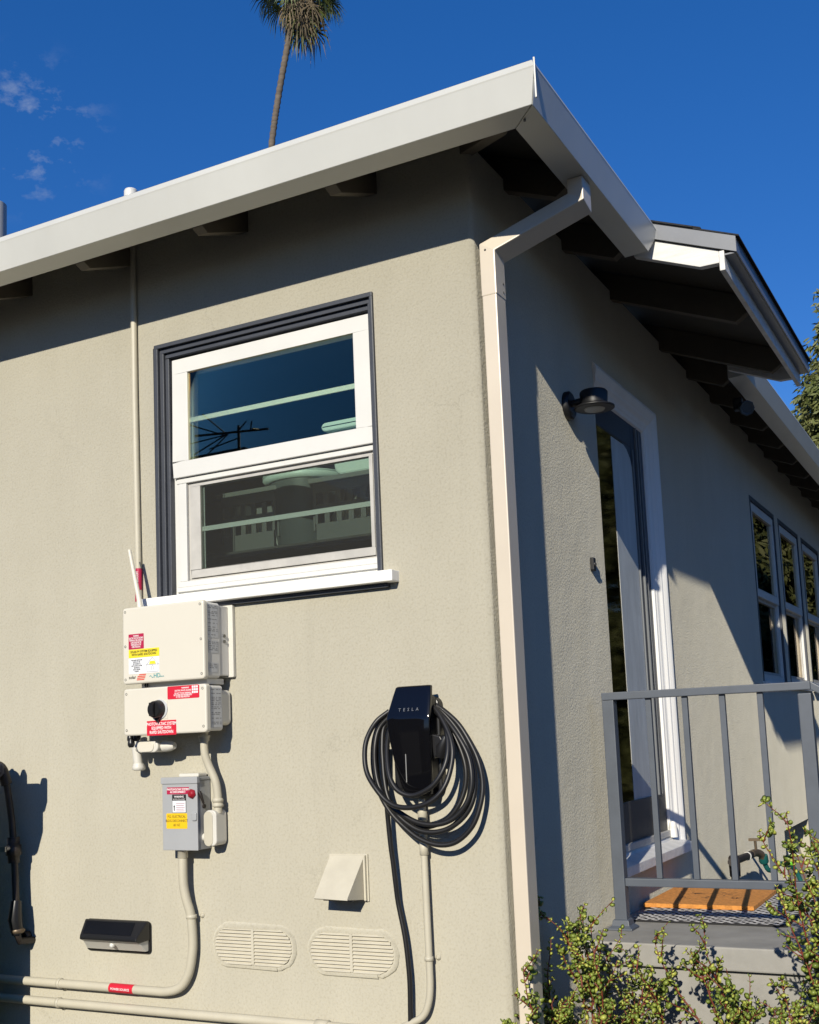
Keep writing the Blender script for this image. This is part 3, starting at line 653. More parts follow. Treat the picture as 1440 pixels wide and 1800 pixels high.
for i in range(5): fp.box(-1.243, -1.204 - .004 * (i % 2), YD2 - .0017, YD2 - .0013, 1.370 + .0065 * i, 1.3728 + .0065 * i)
fp.build('fine_print', mat('pale print', (.45, .30, .35), .6), a)
pg = MB(); pg.lathe((-1.252, YD2 - .0012, 1.388), (0, -1, 0), [(0, .0035), (.0006, .0035)], 8); pg.box(-1.254, -1.250, YD2 - .0017, YD2 - .0013, 1.372, 1.386); pg.build('pictogram', INKB, a)
a = label(dc, AMB, -1.290, -1.194, 1.308, 1.363, YD2, r=.004); text('P.D. ELECTRICAL\nBLDG DISCONNECT\n#2 HZ', .013, (-1.242, YD2 - .0007, 1.336), UX, UZ, INKB, a, lines=1.15, sx=.85)

# conduit from the disconnect down and away to the left
cd = thing('service_conduit', 'beige conduit bending from the grey switch box down to the left', 'conduit', (-1.25, 0, .72))
MB().tube(spline([(-1.245, -.05, 1.222), (-1.245, -.05, 1.12), (-1.238, -.045, 1.06), (-1.225, -.036, 1.0), (-1.222, -.03, .92), (-1.225, -.03, .86), (-1.243, -.03, .79), (-1.28, -.03, .742), (-1.34, -.03, .722), (-1.42, -.03, .719), (-1.6, -.03, .719), (-2.2, -.03, .717), (-4.5, -.03, .712)], 7), .0165, 16).build('pipe', PVC, cd)
MB().lathe((-1.245, -.05, 1.231), (0, 0, -1), [(0, .021), (.006, .021), (.007, .018), (.03, .019), (.031, .017)], 16).build('coupling', PVC, cd)
strap_part(cd, (-1.2235, -.033, .992), .0165, 'z', (1, 0, 0)); strap_part(cd, (-1.868, -.03, .7185), .0165, 'x', (0, 0, -1))
kl = MB(); kl.cyl((-1.61, -.03, .7188), (-1.495, -.03, .719), .0172, 16); kla = kl.build('warning_label', RED, cd); text('POWER SOURCE', .012, (-1.553, -.0475, .7185), UX, UZ, INKW, kla, bold=.0002)
lc = thing('lower_conduit', 'long beige conduit along the wall bottom below the bent conduit', 'conduit', (-1.2, 0, .65))
MB().tube([(-4.5, -.03, .640), (-2.0, -.03, .646), (-.72, -.03, .652), (-.46, -.03, .652), (-.40, -.03, .645), (-.37, -.03, .62), (-.365, -.03, .05)], .0165, 16).build('pipe', PVC, lc)
strap_part(lc, (-1.874, -.03, .6465), .0165, 'x', (0, 0, -1)); MB().lathe((-.705, -.03, .652), (1, 0, 0), [(0, .017), (.001, .021), (.05, .021), (.051, .017)], 14).build('coupling', PVC, lc)

# ================================================================== wall charger
ev = thing('wall_charger', 'glossy black electric car charger with lettered head on the wall', 'car charger', (-.27, 0, 1.42))
fa = MB(); rows = [(1.768, -.198, -.318, -.078), (1.764, -.194, -.322, -.0835), (1.73, -.191, -.331, -.093), (1.672, -.189, -.344, -.1105), (1.664, -.189, -.3445, -.1125), (1.655, -.189, -.344, -.1135), (1.60, -.190, -.338, -.1125), (1.52, -.191, -.322, -.1105), (1.44, -.193, -.300, -.108), (1.418, -.200, -.288, -.100)]
NX = 10; front = []
for z, xr, xl, y in rows:
    front.append([(xl + (xr - xl) * i / NX, y - .004 * (1 - (2 * i / NX - 1) ** 6) + .003, z) for i in range(NX + 1)])
back = [[(p[0], p[1] + .016, p[2]) for p in r_] for r_ in front]
vs = [p for r_ in front for p in r_] + [p for r_ in back for p in r_]; n1 = NX + 1; off = len(rows) * n1; fs = []
for i in range(len(rows) - 1):
    for j in range(NX):
        q = (i*n1+j, i*n1+j+1, (i+1)*n1+j+1, (i+1)*n1+j); fs.append(q); fs.append(tuple(k + off for k in q[::-1]))
for i in range(len(rows) - 1):
    for j in (0, NX): fs.append((i*n1+j, (i+1)*n1+j, (i+1)*n1+j+off, i*n1+j+off))
for j in range(NX):
    for i in (0, len(rows)-1): fs.append((i*n1+j, i*n1+j+1, i*n1+j+1+off, i*n1+j+off))
fa.add(vs, fs, True); fo = fa.build('face_plate', EVGL, ev, bevel=.002)
text('T  E  S  L  A', .0150, (-.262, -.1095, 1.690), UX, (0, .29, .957), mat('silver ink', (.14, .15, .17), .4), fo, bold=.0001)
MB().box(-.2785, -.2755, -.1138, -.1125, 1.458, 1.548).build('status_light', mat('status strip', (.25, .25, .24), .35), fo)
MB().rbox(-.335, -.198, -.092, -.034, 1.43, 1.74, .025, .01).build('body', BLACK, ev)
MB().rbox(-.345, -.190, -.034, -.002, 1.41, 1.732, .03, .006).build('back_plate', BLACK, ev)
hol = MB(); hol.add([(-.200, -.085, 1.61), (-.165, -.085, 1.60), (-.150, -.085, 1.575), (-.190, -.085, 1.53), (-.200, -.045, 1.61), (-.165, -.045, 1.60), (-.150, -.045, 1.575), (-.190, -.045, 1.53)], [(0,1,2,3),(7,6,5,4),(0,4,5,1),(1,5,6,2),(2,6,7,3),(3,7,4,0)])
hol.build('connector_dock', BLACK, ev, bevel=.003)
plug = MB(); plug.tube([(-.150, -.07, 1.60), (-.165, -.07, 1.565), (-.178, -.068, 1.535)], [.014, .022, .017], 10); plug.build('plug', BLACK, ev)
KEY = {'A':[(-0.215,-0.050,1.702),(-0.166,-0.060,1.655),(-0.135,-0.090,1.592),(-0.128,-0.115,1.532),(-0.145,-0.130,1.481),(-0.181,-0.137,1.441),(-0.243,-0.137,1.417),(-0.294,-0.137,1.431),(-0.327,-0.130,1.469),(-0.347,-0.110,1.523),(-0.361,-0.080,1.585),(-0.364,-0.050,1.635),(-0.350,-0.040,1.663)],
'B':[(-0.371,-0.040,1.691),(-0.412,-0.060,1.657),(-0.432,-0.090,1.603),(-0.432,-0.110,1.548),(-0.416,-0.125,1.490),(-0.378,-0.137,1.440),(-0.337,-0.142,1.401),(-0.292,-0.145,1.382),(-0.230,-0.147,1.382),(-0.171,-0.145,1.402),(-0.132,-0.135,1.443),(-0.116,-0.115,1.502),(-0.115,-0.100,1.562),(-0.141,-0.080,1.623),(-0.193,-0.055,1.691),(-0.235,-0.040,1.709)],
'C':[(-0.365,-0.035,1.683),(-0.410,-0.050,1.637),(-0.420,-0.070,1.578),(-0.417,-0.080,1.508),(-0.400,-0.090,1.445),(-0.361,-0.100,1.387),(-0.315,-0.105,1.357),(-0.257,-0.110,1.330),(-0.192,-0.110,1.322),(-0.135,-0.105,1.337),(-0.089,-0.100,1.377),(-0.067,-0.095,1.425),(-0.063,-0.090,1.477),(-0.077,-0.080,1.537),(-0.113,-0.070,1.599),(-0.160,-0.055,1.654),(-0.218,-0.040,1.702)],
'D':[(-0.367,-0.025,1.671),(-0.400,-0.035,1.637),(-0.402,-0.050,1.577),(-0.397,-0.060,1.526),(-0.389,-0.070,1.467),(-0.373,-0.080,1.409),(-0.334,-0.090,1.352),(-0.270,-0.095,1.309),(-0.210,-0.095,1.297),(-0.152,-0.090,1.309),(-0.102,-0.085,1.342),(-0.071,-0.080,1.387),(-0.061,-0.070,1.442),(-0.067,-0.060,1.498),(-0.088,-0.050,1.559),(-0.130,-0.040,1.626),(-0.194,-0.035,1.695),(-0.231,-0.030,1.710)],
'E':[(-0.368,-0.030,1.691),(-0.408,-0.035,1.665),(-0.432,-0.045,1.606),(-0.439,-0.050,1.547),(-0.432,-0.060,1.488),(-0.408,-0.070,1.421),(-0.368,-0.080,1.363),(-0.319,-0.085,1.317),(-0.257,-0.090,1.276),(-0.188,-0.090,1.257),(-0.127,-0.085,1.268),(-0.072,-0.080,1.316),(-0.044,-0.070,1.386),(-0.038,-0.060,1.449),(-0.051,-0.055,1.517),(-0.082,-0.045,1.578),(-0.125,-0.040,1.641),(-0.190,-0.035,1.695),(-0.231,-0.030,1.714)],
'F':[(-0.392,-0.030,1.656),(-0.424,-0.035,1.618),(-0.431,-0.040,1.546),(-0.422,-0.050,1.467),(-0.398,-0.060,1.404),(-0.359,-0.065,1.354),(-0.309,-0.070,1.323),(-0.239,-0.070,1.312),(-0.169,-0.070,1.334),(-0.127,-0.065,1.375),(-0.103,-0.055,1.431),(-0.098,-0.050,1.491),(-0.114,-0.045,1.552),(-0.152,-0.040,1.627),(-0.205,-0.030,1.699)],
'G':[(-0.389,-0.030,1.576),(-0.391,-0.040,1.505),(-0.390,-0.050,1.443),(-0.386,-0.055,1.380),(-0.386,-0.050,1.329),(-0.383,-0.045,1.251),(-0.379,-0.040,1.193),(-0.375,-0.035,1.123),(-0.371,-0.030,1.063),(-0.352,-0.030,0.964),(-0.343,-0.030,0.877),(-0.340,-0.030,0.801),(-0.343,-0.030,0.685),(-0.343,-0.035,0.500),(-0.323,-0.060,0.200),(-0.243,-0.100,0.030)]}
cb = MB()
for k, pts in KEY.items():
    if k in 'CDEF': pts = [(x, y * .85, z) for x, y, z in pts]
    cb.tube(spline(pts, 6), .0085, 10)
tag(cb.build('charging_cable', CABLE, loc=(-.25, -.08, 1.26)), 'thick black charging cable looped several times around the wall charger', 'cable')
ec_ = thing('charger_conduit', 'pale conduit dropping from the wall charger and curving left', 'conduit', (-.27, 0, .68))
MB().tube(spline([(-.268, -.03, 1.40), (-.268, -.03, 1.2), (-.266, -.03, .9), (-.267, -.03, .80), (-.278, -.03, .745), (-.30, -.03, .71), (-.345, -.03, .685), (-.40, -.03, .66)], 6), .0115, 14).build('pipe', PVC, ec_)
MB().lathe((-.268, -.03, 1.36), (0, 0, -1), [(0, .016), (.03, .016), (.031, .0125), (.10, .0125), (.101, .0145), (.14, .0145), (.141, .0115)], 14).build('coupling', PVC, ec_)
strap_part(ec_, (-.2662, -.03, .893), .0115, 'z', (1, 0, 0))

# dryer hood ------------------------------------------------------------------------
hd = thing('dryer_vent', 'beige dryer vent hood above the right foundation vent', 'vent hood', (-.57, 0, 1.07))
MB().box(-.648, -.495, -.007, -.0005, 1.062, 1.218).build('back_plate', VENTP, hd, bevel=.002)
ho = MB(); xl, xr = -.642, -.508
ho.add([(xl, -.0075, 1.212), (xr, -.0075, 1.212), (xr - .006, -.112, 1.088), (xl + .0, -.112, 1.090), (xr, -.0075, 1.068), (xr - .006, -.112, 1.080), (xl, -.112, 1.080), (xl, -.0075, 1.068),
        (xl, -.118, 1.084), (xr - .004, -.118, 1.080)],
       [(0, 1, 2, 3), (1, 4, 5, 2), (0, 3, 6, 7), (3, 2, 9, 8), (6, 5, 9, 8)])
ho.build('hood', VENTP, hd)
MB().box(-.5075, -.500, -.018, -.0075, 1.066, 1.214).build('side_flange', VENTP, hd, bevel=.001)
fl_ = MB(); fl_.box(xl + .01, xr - .01, -.075, -.0072, 1.071, 1.079); fl_.build('flap', mat('grey flap', (.20, .19, .17), .6), hd)

# solar wall light --------------------------------------------------------------------
sl_ = thing('solar_light', 'black solar motion light with white lens low on the wall', 'solar light', (-1.6, 0, .84))
prof = [(-.012, .962), (-.028, .965), (-.086, .914), (-.088, .900), (-.070, .893), (-.012, .895)]
cs = MB(); cs.rings([[(xw + (xf - xw) * min(1, -y / .088), -.012 if y > -.02 else y, z) for y, z in prof] for xw, xf in ((-1.752, -1.712), (-1.436, -1.436))]); cs.rbox(-1.750, -1.437, -.012, -.001, .845, .962, .015, .003); cs.build('case', BLACK, sl_, bevel=.005)
le = MB(); le.rings([[(x0, y, z) for (y, z), x0 in zip([(-.082, .899), (-.066, .892), (-.028, .856), (-.0125, .856), (-.0125, .897)], xx_)] for xx_ in ((-1.710, -1.715, -1.730, -1.740, -1.740), (-1.442,) * 5)]); le.build('lens', mat('milky lens', (.62, .61, .56), .35), sl_, bevel=.003)
sp = MB()
def onslope(x, t, lift): # t 0..1 down the sloped panel
    y = -.028 - .058 * t; z = .965 - .051 * t; nrm = Vector((0, -.66, .751)); return Vector((x, y, z)) + nrm * lift
sp.add([onslope(-1.725, .12, .001), onslope(-1.485, .12, .001), onslope(-1.470, .88, .001), onslope(-1.703, .88, .001)], [(0, 1, 2, 3)]); sp.build('solar_panel', SOLARP, sl_)
MB().lathe((-1.575, -.060, .880), (0, -.7, -.7), [(0, .011), (.006, .009), (.010, .004)], 12).build('motion_sensor', WHITE, sl_)

# ================================================================== porch
po = thing('porch', 'grey painted concrete landing with steps at the front door', 'porch', (.45, 1.5, 0))
MB().box(.001, .90, .655, 2.30, .765, .845).build('landing_slab', CONC, po, bevel=.006)
MB().box(.001, .875, .685, 2.29, 0, .7645).build('base', CONC, po)
for i, (zt) in enumerate((.64, .43, .21)):
    st = MB(); st.box(.8755 + .30 * i + (.025 if i == 0 else 0), .90 + .30 * (i + 1), .69, 2.28, .0 + .001 * i, zt); st.build('step', CONC, po, bevel=.006)

rl = thing('porch_railing', 'grey steel railing with square balusters at the landing edge', 'railing', (.45, .92, .85))
RY = .92
def post(x, z0, z1, w, y=RY):
    p = MB().box(x - w/2, x + w/2, y - w/2, y + w/2, z0, z1).build('post', RAILG, rl, bevel=.003)
    f = MB(); f.rings([[(x + sx*q, y + sy*q, z) for sx, sy in ((-1,-1),(1,-1),(1,1),(-1,1))] for q, z in ((.048, .8455), (.048, .852), (.034, .862), (.031, .880), (.026, .884))]); f.build('base_shoe', RAILG, p, bevel=.002)
    return p
post(.080, .846, 1.712, .046); post(.812, .846, 1.70, .046)
MB().box(.057, .835, RY - .026, RY + .026, 1.7125, 1.742).build('top_rail', RAILG, rl, bevel=.003)
MB().box(.1035, .7885, RY - .018, RY + .018, 1.006, 1.036).build('bottom_rail', RAILG, rl, bevel=.003)
for x in (.236, .376, .516, .654): MB().box(x - .0105, x + .0105, RY - .0105, RY + .0105, 1.0365, 1.712).build('baluster', RAILG, rl, bevel=.0015)
hr = MB(); hr.prism([(.8355, 1.742), (.8355, 1.7125), (1.95, 1.02), (1.95, 1.05)], 'y', RY - .026, RY + .026); hr.build('handrail', RAILG, rl, bevel=.003)
hr = MB(); hr.prism([(.8355, 1.036), (.8355, 1.006), (1.93, .30), (1.93, .33)], 'y', RY - .016, RY + .016); hr.build('lower_handrail', RAILG, rl, bevel=.003)
for k in range(6):
    x = .98 + .15 * k; z = 1.72 - .62 * (x - .8355); MB().box(x - .0105, x + .0105, RY - .0105, RY + .0105, z - .70, z).build('baluster', RAILG, rl)
MB().box(1.91, 1.955, RY - .0225, RY + .0225, .0, 1.07).build('post', RAILG, rl, bevel=.003)

# mats --------------------------------------------------------------------------------
rg = thing('woven_rug', 'black and white woven rug under the coir mat', 'rug', (.35, 1.5, .845))
rb = MB(); rb.box(.055, .655, 1.085, 1.885, .8455, .853); rb.build('base', mat('rug black', (.018, .018, .02), .95, bump=.4, bscale=200), rg, bevel=.002)
wv = MB(); rr = random.Random(2); yy = 1.095; k = 0
while yy < 1.878:
    xx = .062 + (.021 if k % 2 else 0)
    while xx < .632:
        ln = .032; t = rr.uniform(-.3, .3) + (.55 if k % 2 else -.55)
        cx, cy = xx + .006, yy; ca, sa = math.cos(t), math.sin(t)
        q = [(cx + ca*u - sa*v_, cy + sa*u + ca*v_, .8536 + rr.uniform(0, .0008)) for u, v_ in ((-ln/2, -.0075), (ln/2, -.0075), (ln/2, .0075), (-ln/2, .0075))]
        wv.add(q, [(0, 1, 2, 3)]); xx += .042
    yy += .024; k += 1
wv.build('weave', mat('rug white', (.66, .64, .62), .95), rg)
mt = thing('coir_doormat', 'orange coir doormat with faint dark print in front of the door', 'doormat', (.25, 1.65, .853))
MB().box(.02, .475, 1.39, 1.95, .8545, .872).build('coir', COIR, mt, bevel=.003)
pt = MB()
for (cx, cy, s) in ((.16, 1.70, .8), (.30, 1.72, 1), (.36, 1.62, .7), (.13, 1.55, .6), (.25, 1.58, .5)):
    for _ in range(5):
        a0 = rr.uniform(0, 6.28); p0 = Vector((cx + rr.uniform(-.03, .03), cy + rr.uniform(-.03, .03), .8724)); pts = [p0 + Vector((math.cos(a0 + .25*i), math.sin(a0 + .25*i), 0)) * .016 * i * s for i in range(5)]
        for i in range(4):
            q = (pts[i+1] - pts[i]).cross(Vector((0, 0, 1))).normalized() * .002; pt.quad(pts[i] - q, pts[i+1] - q, pts[i+1] + q, pts[i] + q)
pt.build('print', COIRD, mt)

# lamp, bell, flood light -----------------------------------------------------------------
lm = thing('wall_lamp', 'matte black barn style lamp left of the front door', 'wall lamp', (0, .93, 2.86))
LB = mat('matte black metal', (.008, .008, .009), .45)
MB().lathe((.0, .86, 2.895), (1, 0, 0), [(.0005, .058), (.018, .058), (.024, .050)], 28).build('mount_plate', LB, lm)
MB().tube(spline([(.022, .86, 2.90), (.06, .86, 2.905), (.085, .86, 2.90)], 5), .014, 12).build('arm', LB, lm)
hc = Vector((.115, .86, 2.86))
hdm = MB(); hdm.lathe(hc, (0, 0, 1), [(.022, .052), (.070, .056), (.078, .050), (.080, .010)], 28); hdm.lathe(hc, (0, 0, 1), [(.004, .075), (.006, .080), (.012, .080), (.022, .058), (.0225, .04)], 32); hdm.build('shade', LB, lm)
MB().lathe(hc, (0, 0, 1), [(-.001, .038), (.0035, .042)], 24).build('bulb_lens', mat('frosted lens', (.45, .44, .40), .25), lm)
bl = thing('doorbell', 'small dark doorbell button on the lit wall beside the door', 'doorbell', (0, 1.045, 2.27))
MB().rbox(1.03, 1.062, .016, .0005, 2.245, 2.30, .006, .003, ax='x').build('housing', LB, bl)
MB().lathe((.0162, 1.046, 2.272), (1, 0, 0), [(0, .009), (.004, .008), (.005, .004)], 14).build('button', mat('bell button', (.05, .05, .05), .3), bl)
fl = thing('flood_light', 'small grey motion flood light under the far gutter', 'flood light', (.27, 3.05, 3.4))
MB().box(.235, .285, 3.02, 3.075, 3.36, 3.43).build('bracket', LB, fl, bevel=.006)
MB().lathe((.29, 3.03, 3.37), (.5, -.7, -.35), [(-.03, .025), (.01, .035), (.05, .045), (.052, .040), (.045, .03)], 8).build('lamp_head', mat('flood grey', (.06, .08, .09), .4), fl)

# faucet, hose, sprinkler ---------------------------------------------------------------------
fc = thing('hose_faucet', 'bronze hose faucet on a stub of pipe against the wall', 'faucet', (.08, 3.1, .84))
MB().tube([(.07, 2.93, .5), (.07, 2.93, .86), (.07, 2.93, .872)], .022, 12).build('riser', IRON, fc)
MB().tube([(.07, 2.86, .872), (.07, 3.38, .858)], .0205, 12).build('pipe', IRON, fc)
MB().lathe((.07, 2.93, .79), (0, 0, 1), [(0, .028), (.06, .03), (.10, .03), (.11, .024)], 12).build('tee', IRON, fc)
MB().cyl((.07, 3.26, .8605), (.07, 3.275, .860), .024, 12).build('collar', WHITE, fc)
MB().tube(spline([(.07, 3.37, .858), (.075, 3.47, .857), (.09, 3.53, .845), (.10, 3.55, .82)], 4), [.022] * 9 + [.022, .02, .018, .018], 12).build('spout', BRASS, fc)
hd2 = MB(); hd2.cyl((.08, 3.47, .86), (.08, 3.46, .93), .008, 8); hd2.box(.045, .115, 3.45, 3.475, .925, .94); hd2.build('handle', BRASS, fc)
MB().lathe((.10, 3.555, .835), (0, .3, -1), [(0, .026), (.04, .028), (.05, .022)], 10).build('hose_collar', TEAL, fc)
hs_ = MB(); hs_.tube(spline([(.10, 3.57, .79), (.12, 3.62, .74), (.16, 3.80, .76), (.22, 3.95, .68), (.28, 3.9, .4), (.3, 3.6, .05), (.5, 3.5, .02)], 8), .014, 10)
tag(hs_.build('garden_hose', TEAL, loc=(.2, 3.8, .02)), 'dark teal garden hose hanging from the faucet', 'hose')
sk_ = thing('sprinkler_head', 'white and lime green sprinkler head on a thin rod', 'sprinkler', (.35, 3.3, .86))
MB().lathe((.30, 3.35, .872), (.3, -.95, .1), [(-.006, .02), (.004, .021), (.008, .016)], 16).build('disc', WHITE, sk_)
MB().lathe((.29, 3.33, .838), (-.05, -.25, -1), [(-.022, .008), (-.004, .012), (0, .026), (.03, .028), (.034, .02)], 16).build('cap', LIME, sk_)
MB().tube([(.30, 3.36, .87), (.42, 3.40, .835), (.60, 3.45, .79), (.62, 3.46, .02)], .004, 8).build('rod', LGREY, sk_)

# ================================================================== left edge: gas riser in shade, and unseen casters added to shade it
gp = thing('gas_riser', 'dark iron gas riser with lever valve at the left edge', 'gas pipe', (-2.07, -.08, .9))
MB().tube([(-2.105, -.08, 1.49), (-2.075, -.08, 1.34), (-2.062, -.08, 1.22), (-2.052, -.08, 1.05), (-2.043, -.08, .9), (-2.042, -.07, .875), (-2.04, .01, .868)], .0135, 12).build('pipe', IRON, gp)
MB().tube(spline([(-2.30, -.10, 1.53), (-2.18, -.10, 1.555), (-2.125, -.09, 1.545), (-2.103, -.08, 1.48)], 5), .022, 12).build('elbow', IRON, gp)
MB().lathe((-2.135, -.10, 1.535), (.2, -1, 0), [(0, .04), (.03, .042), (.034, .03)], 6).build('union_nut', mat('blued steel', (.03, .035, .06), .3, metal=.5), gp)
vb = MB(); vb.lathe((-2.066, -.08, 1.275), (.03, 0, -1), [(0, .024), (.03, .024), (.031, .03), (.07, .03), (.071, .024), (.10, .022)], 10); vb.build('valve_body', IRON, gp)
lv = MB(); lv.cyl((-2.062, -.10, 1.235), (-2.062, -.125, 1.235), .010, 8); lv.box(-2.12, -2.055, -.132, -.126, 1.222, 1.242); lv.build('lever', mat('lever steel', (.30, .30, .30), .4, metal=.7), gp)
MB().tube([(-2.05, -.08, 1.03), (-2.046, -.09, .96), (-2.042, -.08, .905)], [.02, .027, .022], 10).build('wrap', BLACK, gp)
MB().lathe((-2.042, -.08, .925), (0, 0, -1), [(0, .024), (.008, .03), (.016, .024)], 10).build('clamp', BRASS, gp)
MB().lathe((-2.066, -.005, .884), (0, -1, 0), [(-.004, .02), (.02, .02), (.024, .014), (.012, .012)], 12).build('pipe_end', IRON, gp)
gm = thing('gas_meter', 'assumed grey gas meter beyond the left edge, added to cast the wall shadow', 'gas meter', (-2.15, -.35, 1.3))  # unseen; body and stubs shaped to throw the wall shadow
MB().rbox(-2.45, -1.945, -.42, -.26, 1.385, 1.60, .03, .01).build('meter_body', BOXG, gm)
MB().rbox(-1.95, -1.915, -.37, -.30, 1.535, 1.64, .012, .004).build('index_box', BOXG, gm)
fg = MB()
for x, h in ((-2.105, 1.695), (-2.04, 1.69), (-2.0, 1.625)): fg.tube([(x, -.34, 1.59), (x, -.34, h - .02), (x, -.34, h)], [.022, .02, .010], 10)
fg.build('pipe_stub', IRON, gm)
sh = thing('shadow_blocker', 'added unseen shadow-casting locker standing out of frame below the gas meter', 'blocker', (-2.4, -.35, 0))  # invented unseen box that throws the straight shadow edge on the wall
MB().box(-2.9, -2.012, -.50, -.26, 0.0, 1.38).build('blocker_body', TEAL, sh, bevel=.01)
MB().box(-2.88, -2.04, -.512, -.5005, .05, 1.35).build('blocker_front', TEAL, sh, bevel=.004)

# ================================================================== roof pipes
fp_ = thing('flue_pipe', 'grey metal flue pipe above the roof at far left', 'roof pipe', (-4.45, 2.0, 4.2))
MB().cyl((-4.52, 2.0, 4.2), (-4.52, 2.0, 5.43), .095, 24).build('pipe', BOXG, fp_)
MB().lathe((-4.52, 2.0, 4.40), (0, 0, 1), [(0, .2), (.02, .18), (.16, .10)], 20).build('flashing', DRIP, fp_)
vp = thing('vent_pipe', 'short white vent pipe with a cap just above the gutter', 'roof pipe', (-2.2, .8, 3.8))
MB().cyl((-2.205, .8, 3.8), (-2.205, .8, 4.385), .034, 16).build('pipe', WHITE, vp)
MB().lathe((-2.205, .8, 4.384), (0, 0, 1), [(0, .0345), (.008, .030), (.014, .018), (.016, .004)], 16).build('cap', WHITE, vp)
MB().lathe((-2.14, .8, 4.30), (0, 0, 1), [(0, .02), (.05, .02)], 10).build('side_outlet', SCREW, vp)

# ================================================================== inside the kitchen window
shf = thing('pantry_shelf', 'dark shelf inside the window carrying baskets', 'shelf', (-.85, .35, 2.36))
MB().box(-1.5, -.35, .24, .62, 2.335, 2.36).build('board', mat('dark shelf', (.06, .055, .05), .7), shf)
br = MB()
for x in (-1.4, -.45): br.box(x - .012, x + .012, .26, .60, 2.30, 2.334)
br.build('bracket', SCREW, shf)
def basket(name, lbl, x0, x1, y0, y1, z0, z1):
    b = thing(name, lbl, 'basket', ((x0+x1)/2, (y0+y1)/2, z0), 'laundry baskets on the pantry shelf'); mb = MB()
    cols = [z0, z0 + .075, z0 + .12, z0 + .15, z0 + .195, z1]
    nx = int((x1 - x0) / .055); fl = .03
    def X(u, z): return x0 + (x1 - x0) * u - fl * (u - .5) * (z1 - z) / (z1 - z0)
    # front wall with two rows of openings
    for r_ in range(5):
        za, zb = cols[r_], cols[r_+1]
        if r_ in (1, 3):
            for i in range(nx + 1):
                u = i / nx; w = .012 / (x1 - x0)
                for yy_ in (y0, y1): mb.box(X(max(0, u - w), za), X(min(1, u + w), za), yy_, yy_ + .006, za, zb)
        else:
            for yy_ in (y0, y1): mb.box(X(0, za), X(1, za), yy_ - .001, yy_ + .007, za, zb)
    for xx in (x0, x1): mb.box(xx - .004, xx + .004, y0 + .008, y1, z0 + .05, z1)
    mb.build('shell', BASK, b, bevel=.0015)
    MB().rbox(x0 - .012, x1 + .012, y0 - .012, y0 - .002, z1 - .004, z1 + .016, .006, .003).build('rim', BASK, b)
    cl = MB(); rr = random.Random(int(-x0 * 100))
    for k in range(5):
        cx = x0 + (x1 - x0) * (.2 + .15 * k); cl.lathe((cx, (y0+y1)/2 + .02, z0 + .01 + rr.uniform(0, .03)), (rr.uniform(-.2, .2), 0, 1), [(0, .03), (.03, .06), (.09, .055), (.14, .02)], 9)
    cl.build('folded_linen', mat('linen', (.75, .74, .70), .9), b)
basket('laundry_basket', 'charcoal laundry basket left of the white bowl on the shelf', -1.31, -1.035, .30, .55, 2.362, 2.60)
basket('laundry_basket', 'charcoal laundry basket right of the white bowl on the shelf', -.865, -.52, .30, .55, 2.362, 2.60)
bw = thing('white_bowl', 'wide white rimmed bowl between the two baskets', 'bowl', (-.97, .42, 2.362))
MB().lathe((-.97, .43, 2.63), (0, 0, 1), [(0, .16), (.018, .180), (.02, .172), (.026, .176), (.03, .18), (.034, .165), (.04, .10)], 28).build('rim', BINP, bw)
MB().lathe((-.97, .43, 2.362), (0, 0, 1), [(0, .115), (.03, .125), (.26, .155), (.267, .155)], 28).build('body', mat('smoky plastic', (.10, .11, .11), .35), bw)
bn = thing('storage_bin', 'pale green tinted storage bin stacked above the right basket', 'bin', (-.65, .42, 2.62))
MB().rbox(-.775, -.52, .32, .56, 2.62, 2.80, .04, .01).build('tub', BINP, bn)
MB().rbox(-.815, -.49, .30, .58, 2.797, 2.833, .02, .006).build('lid', BINP, bn)

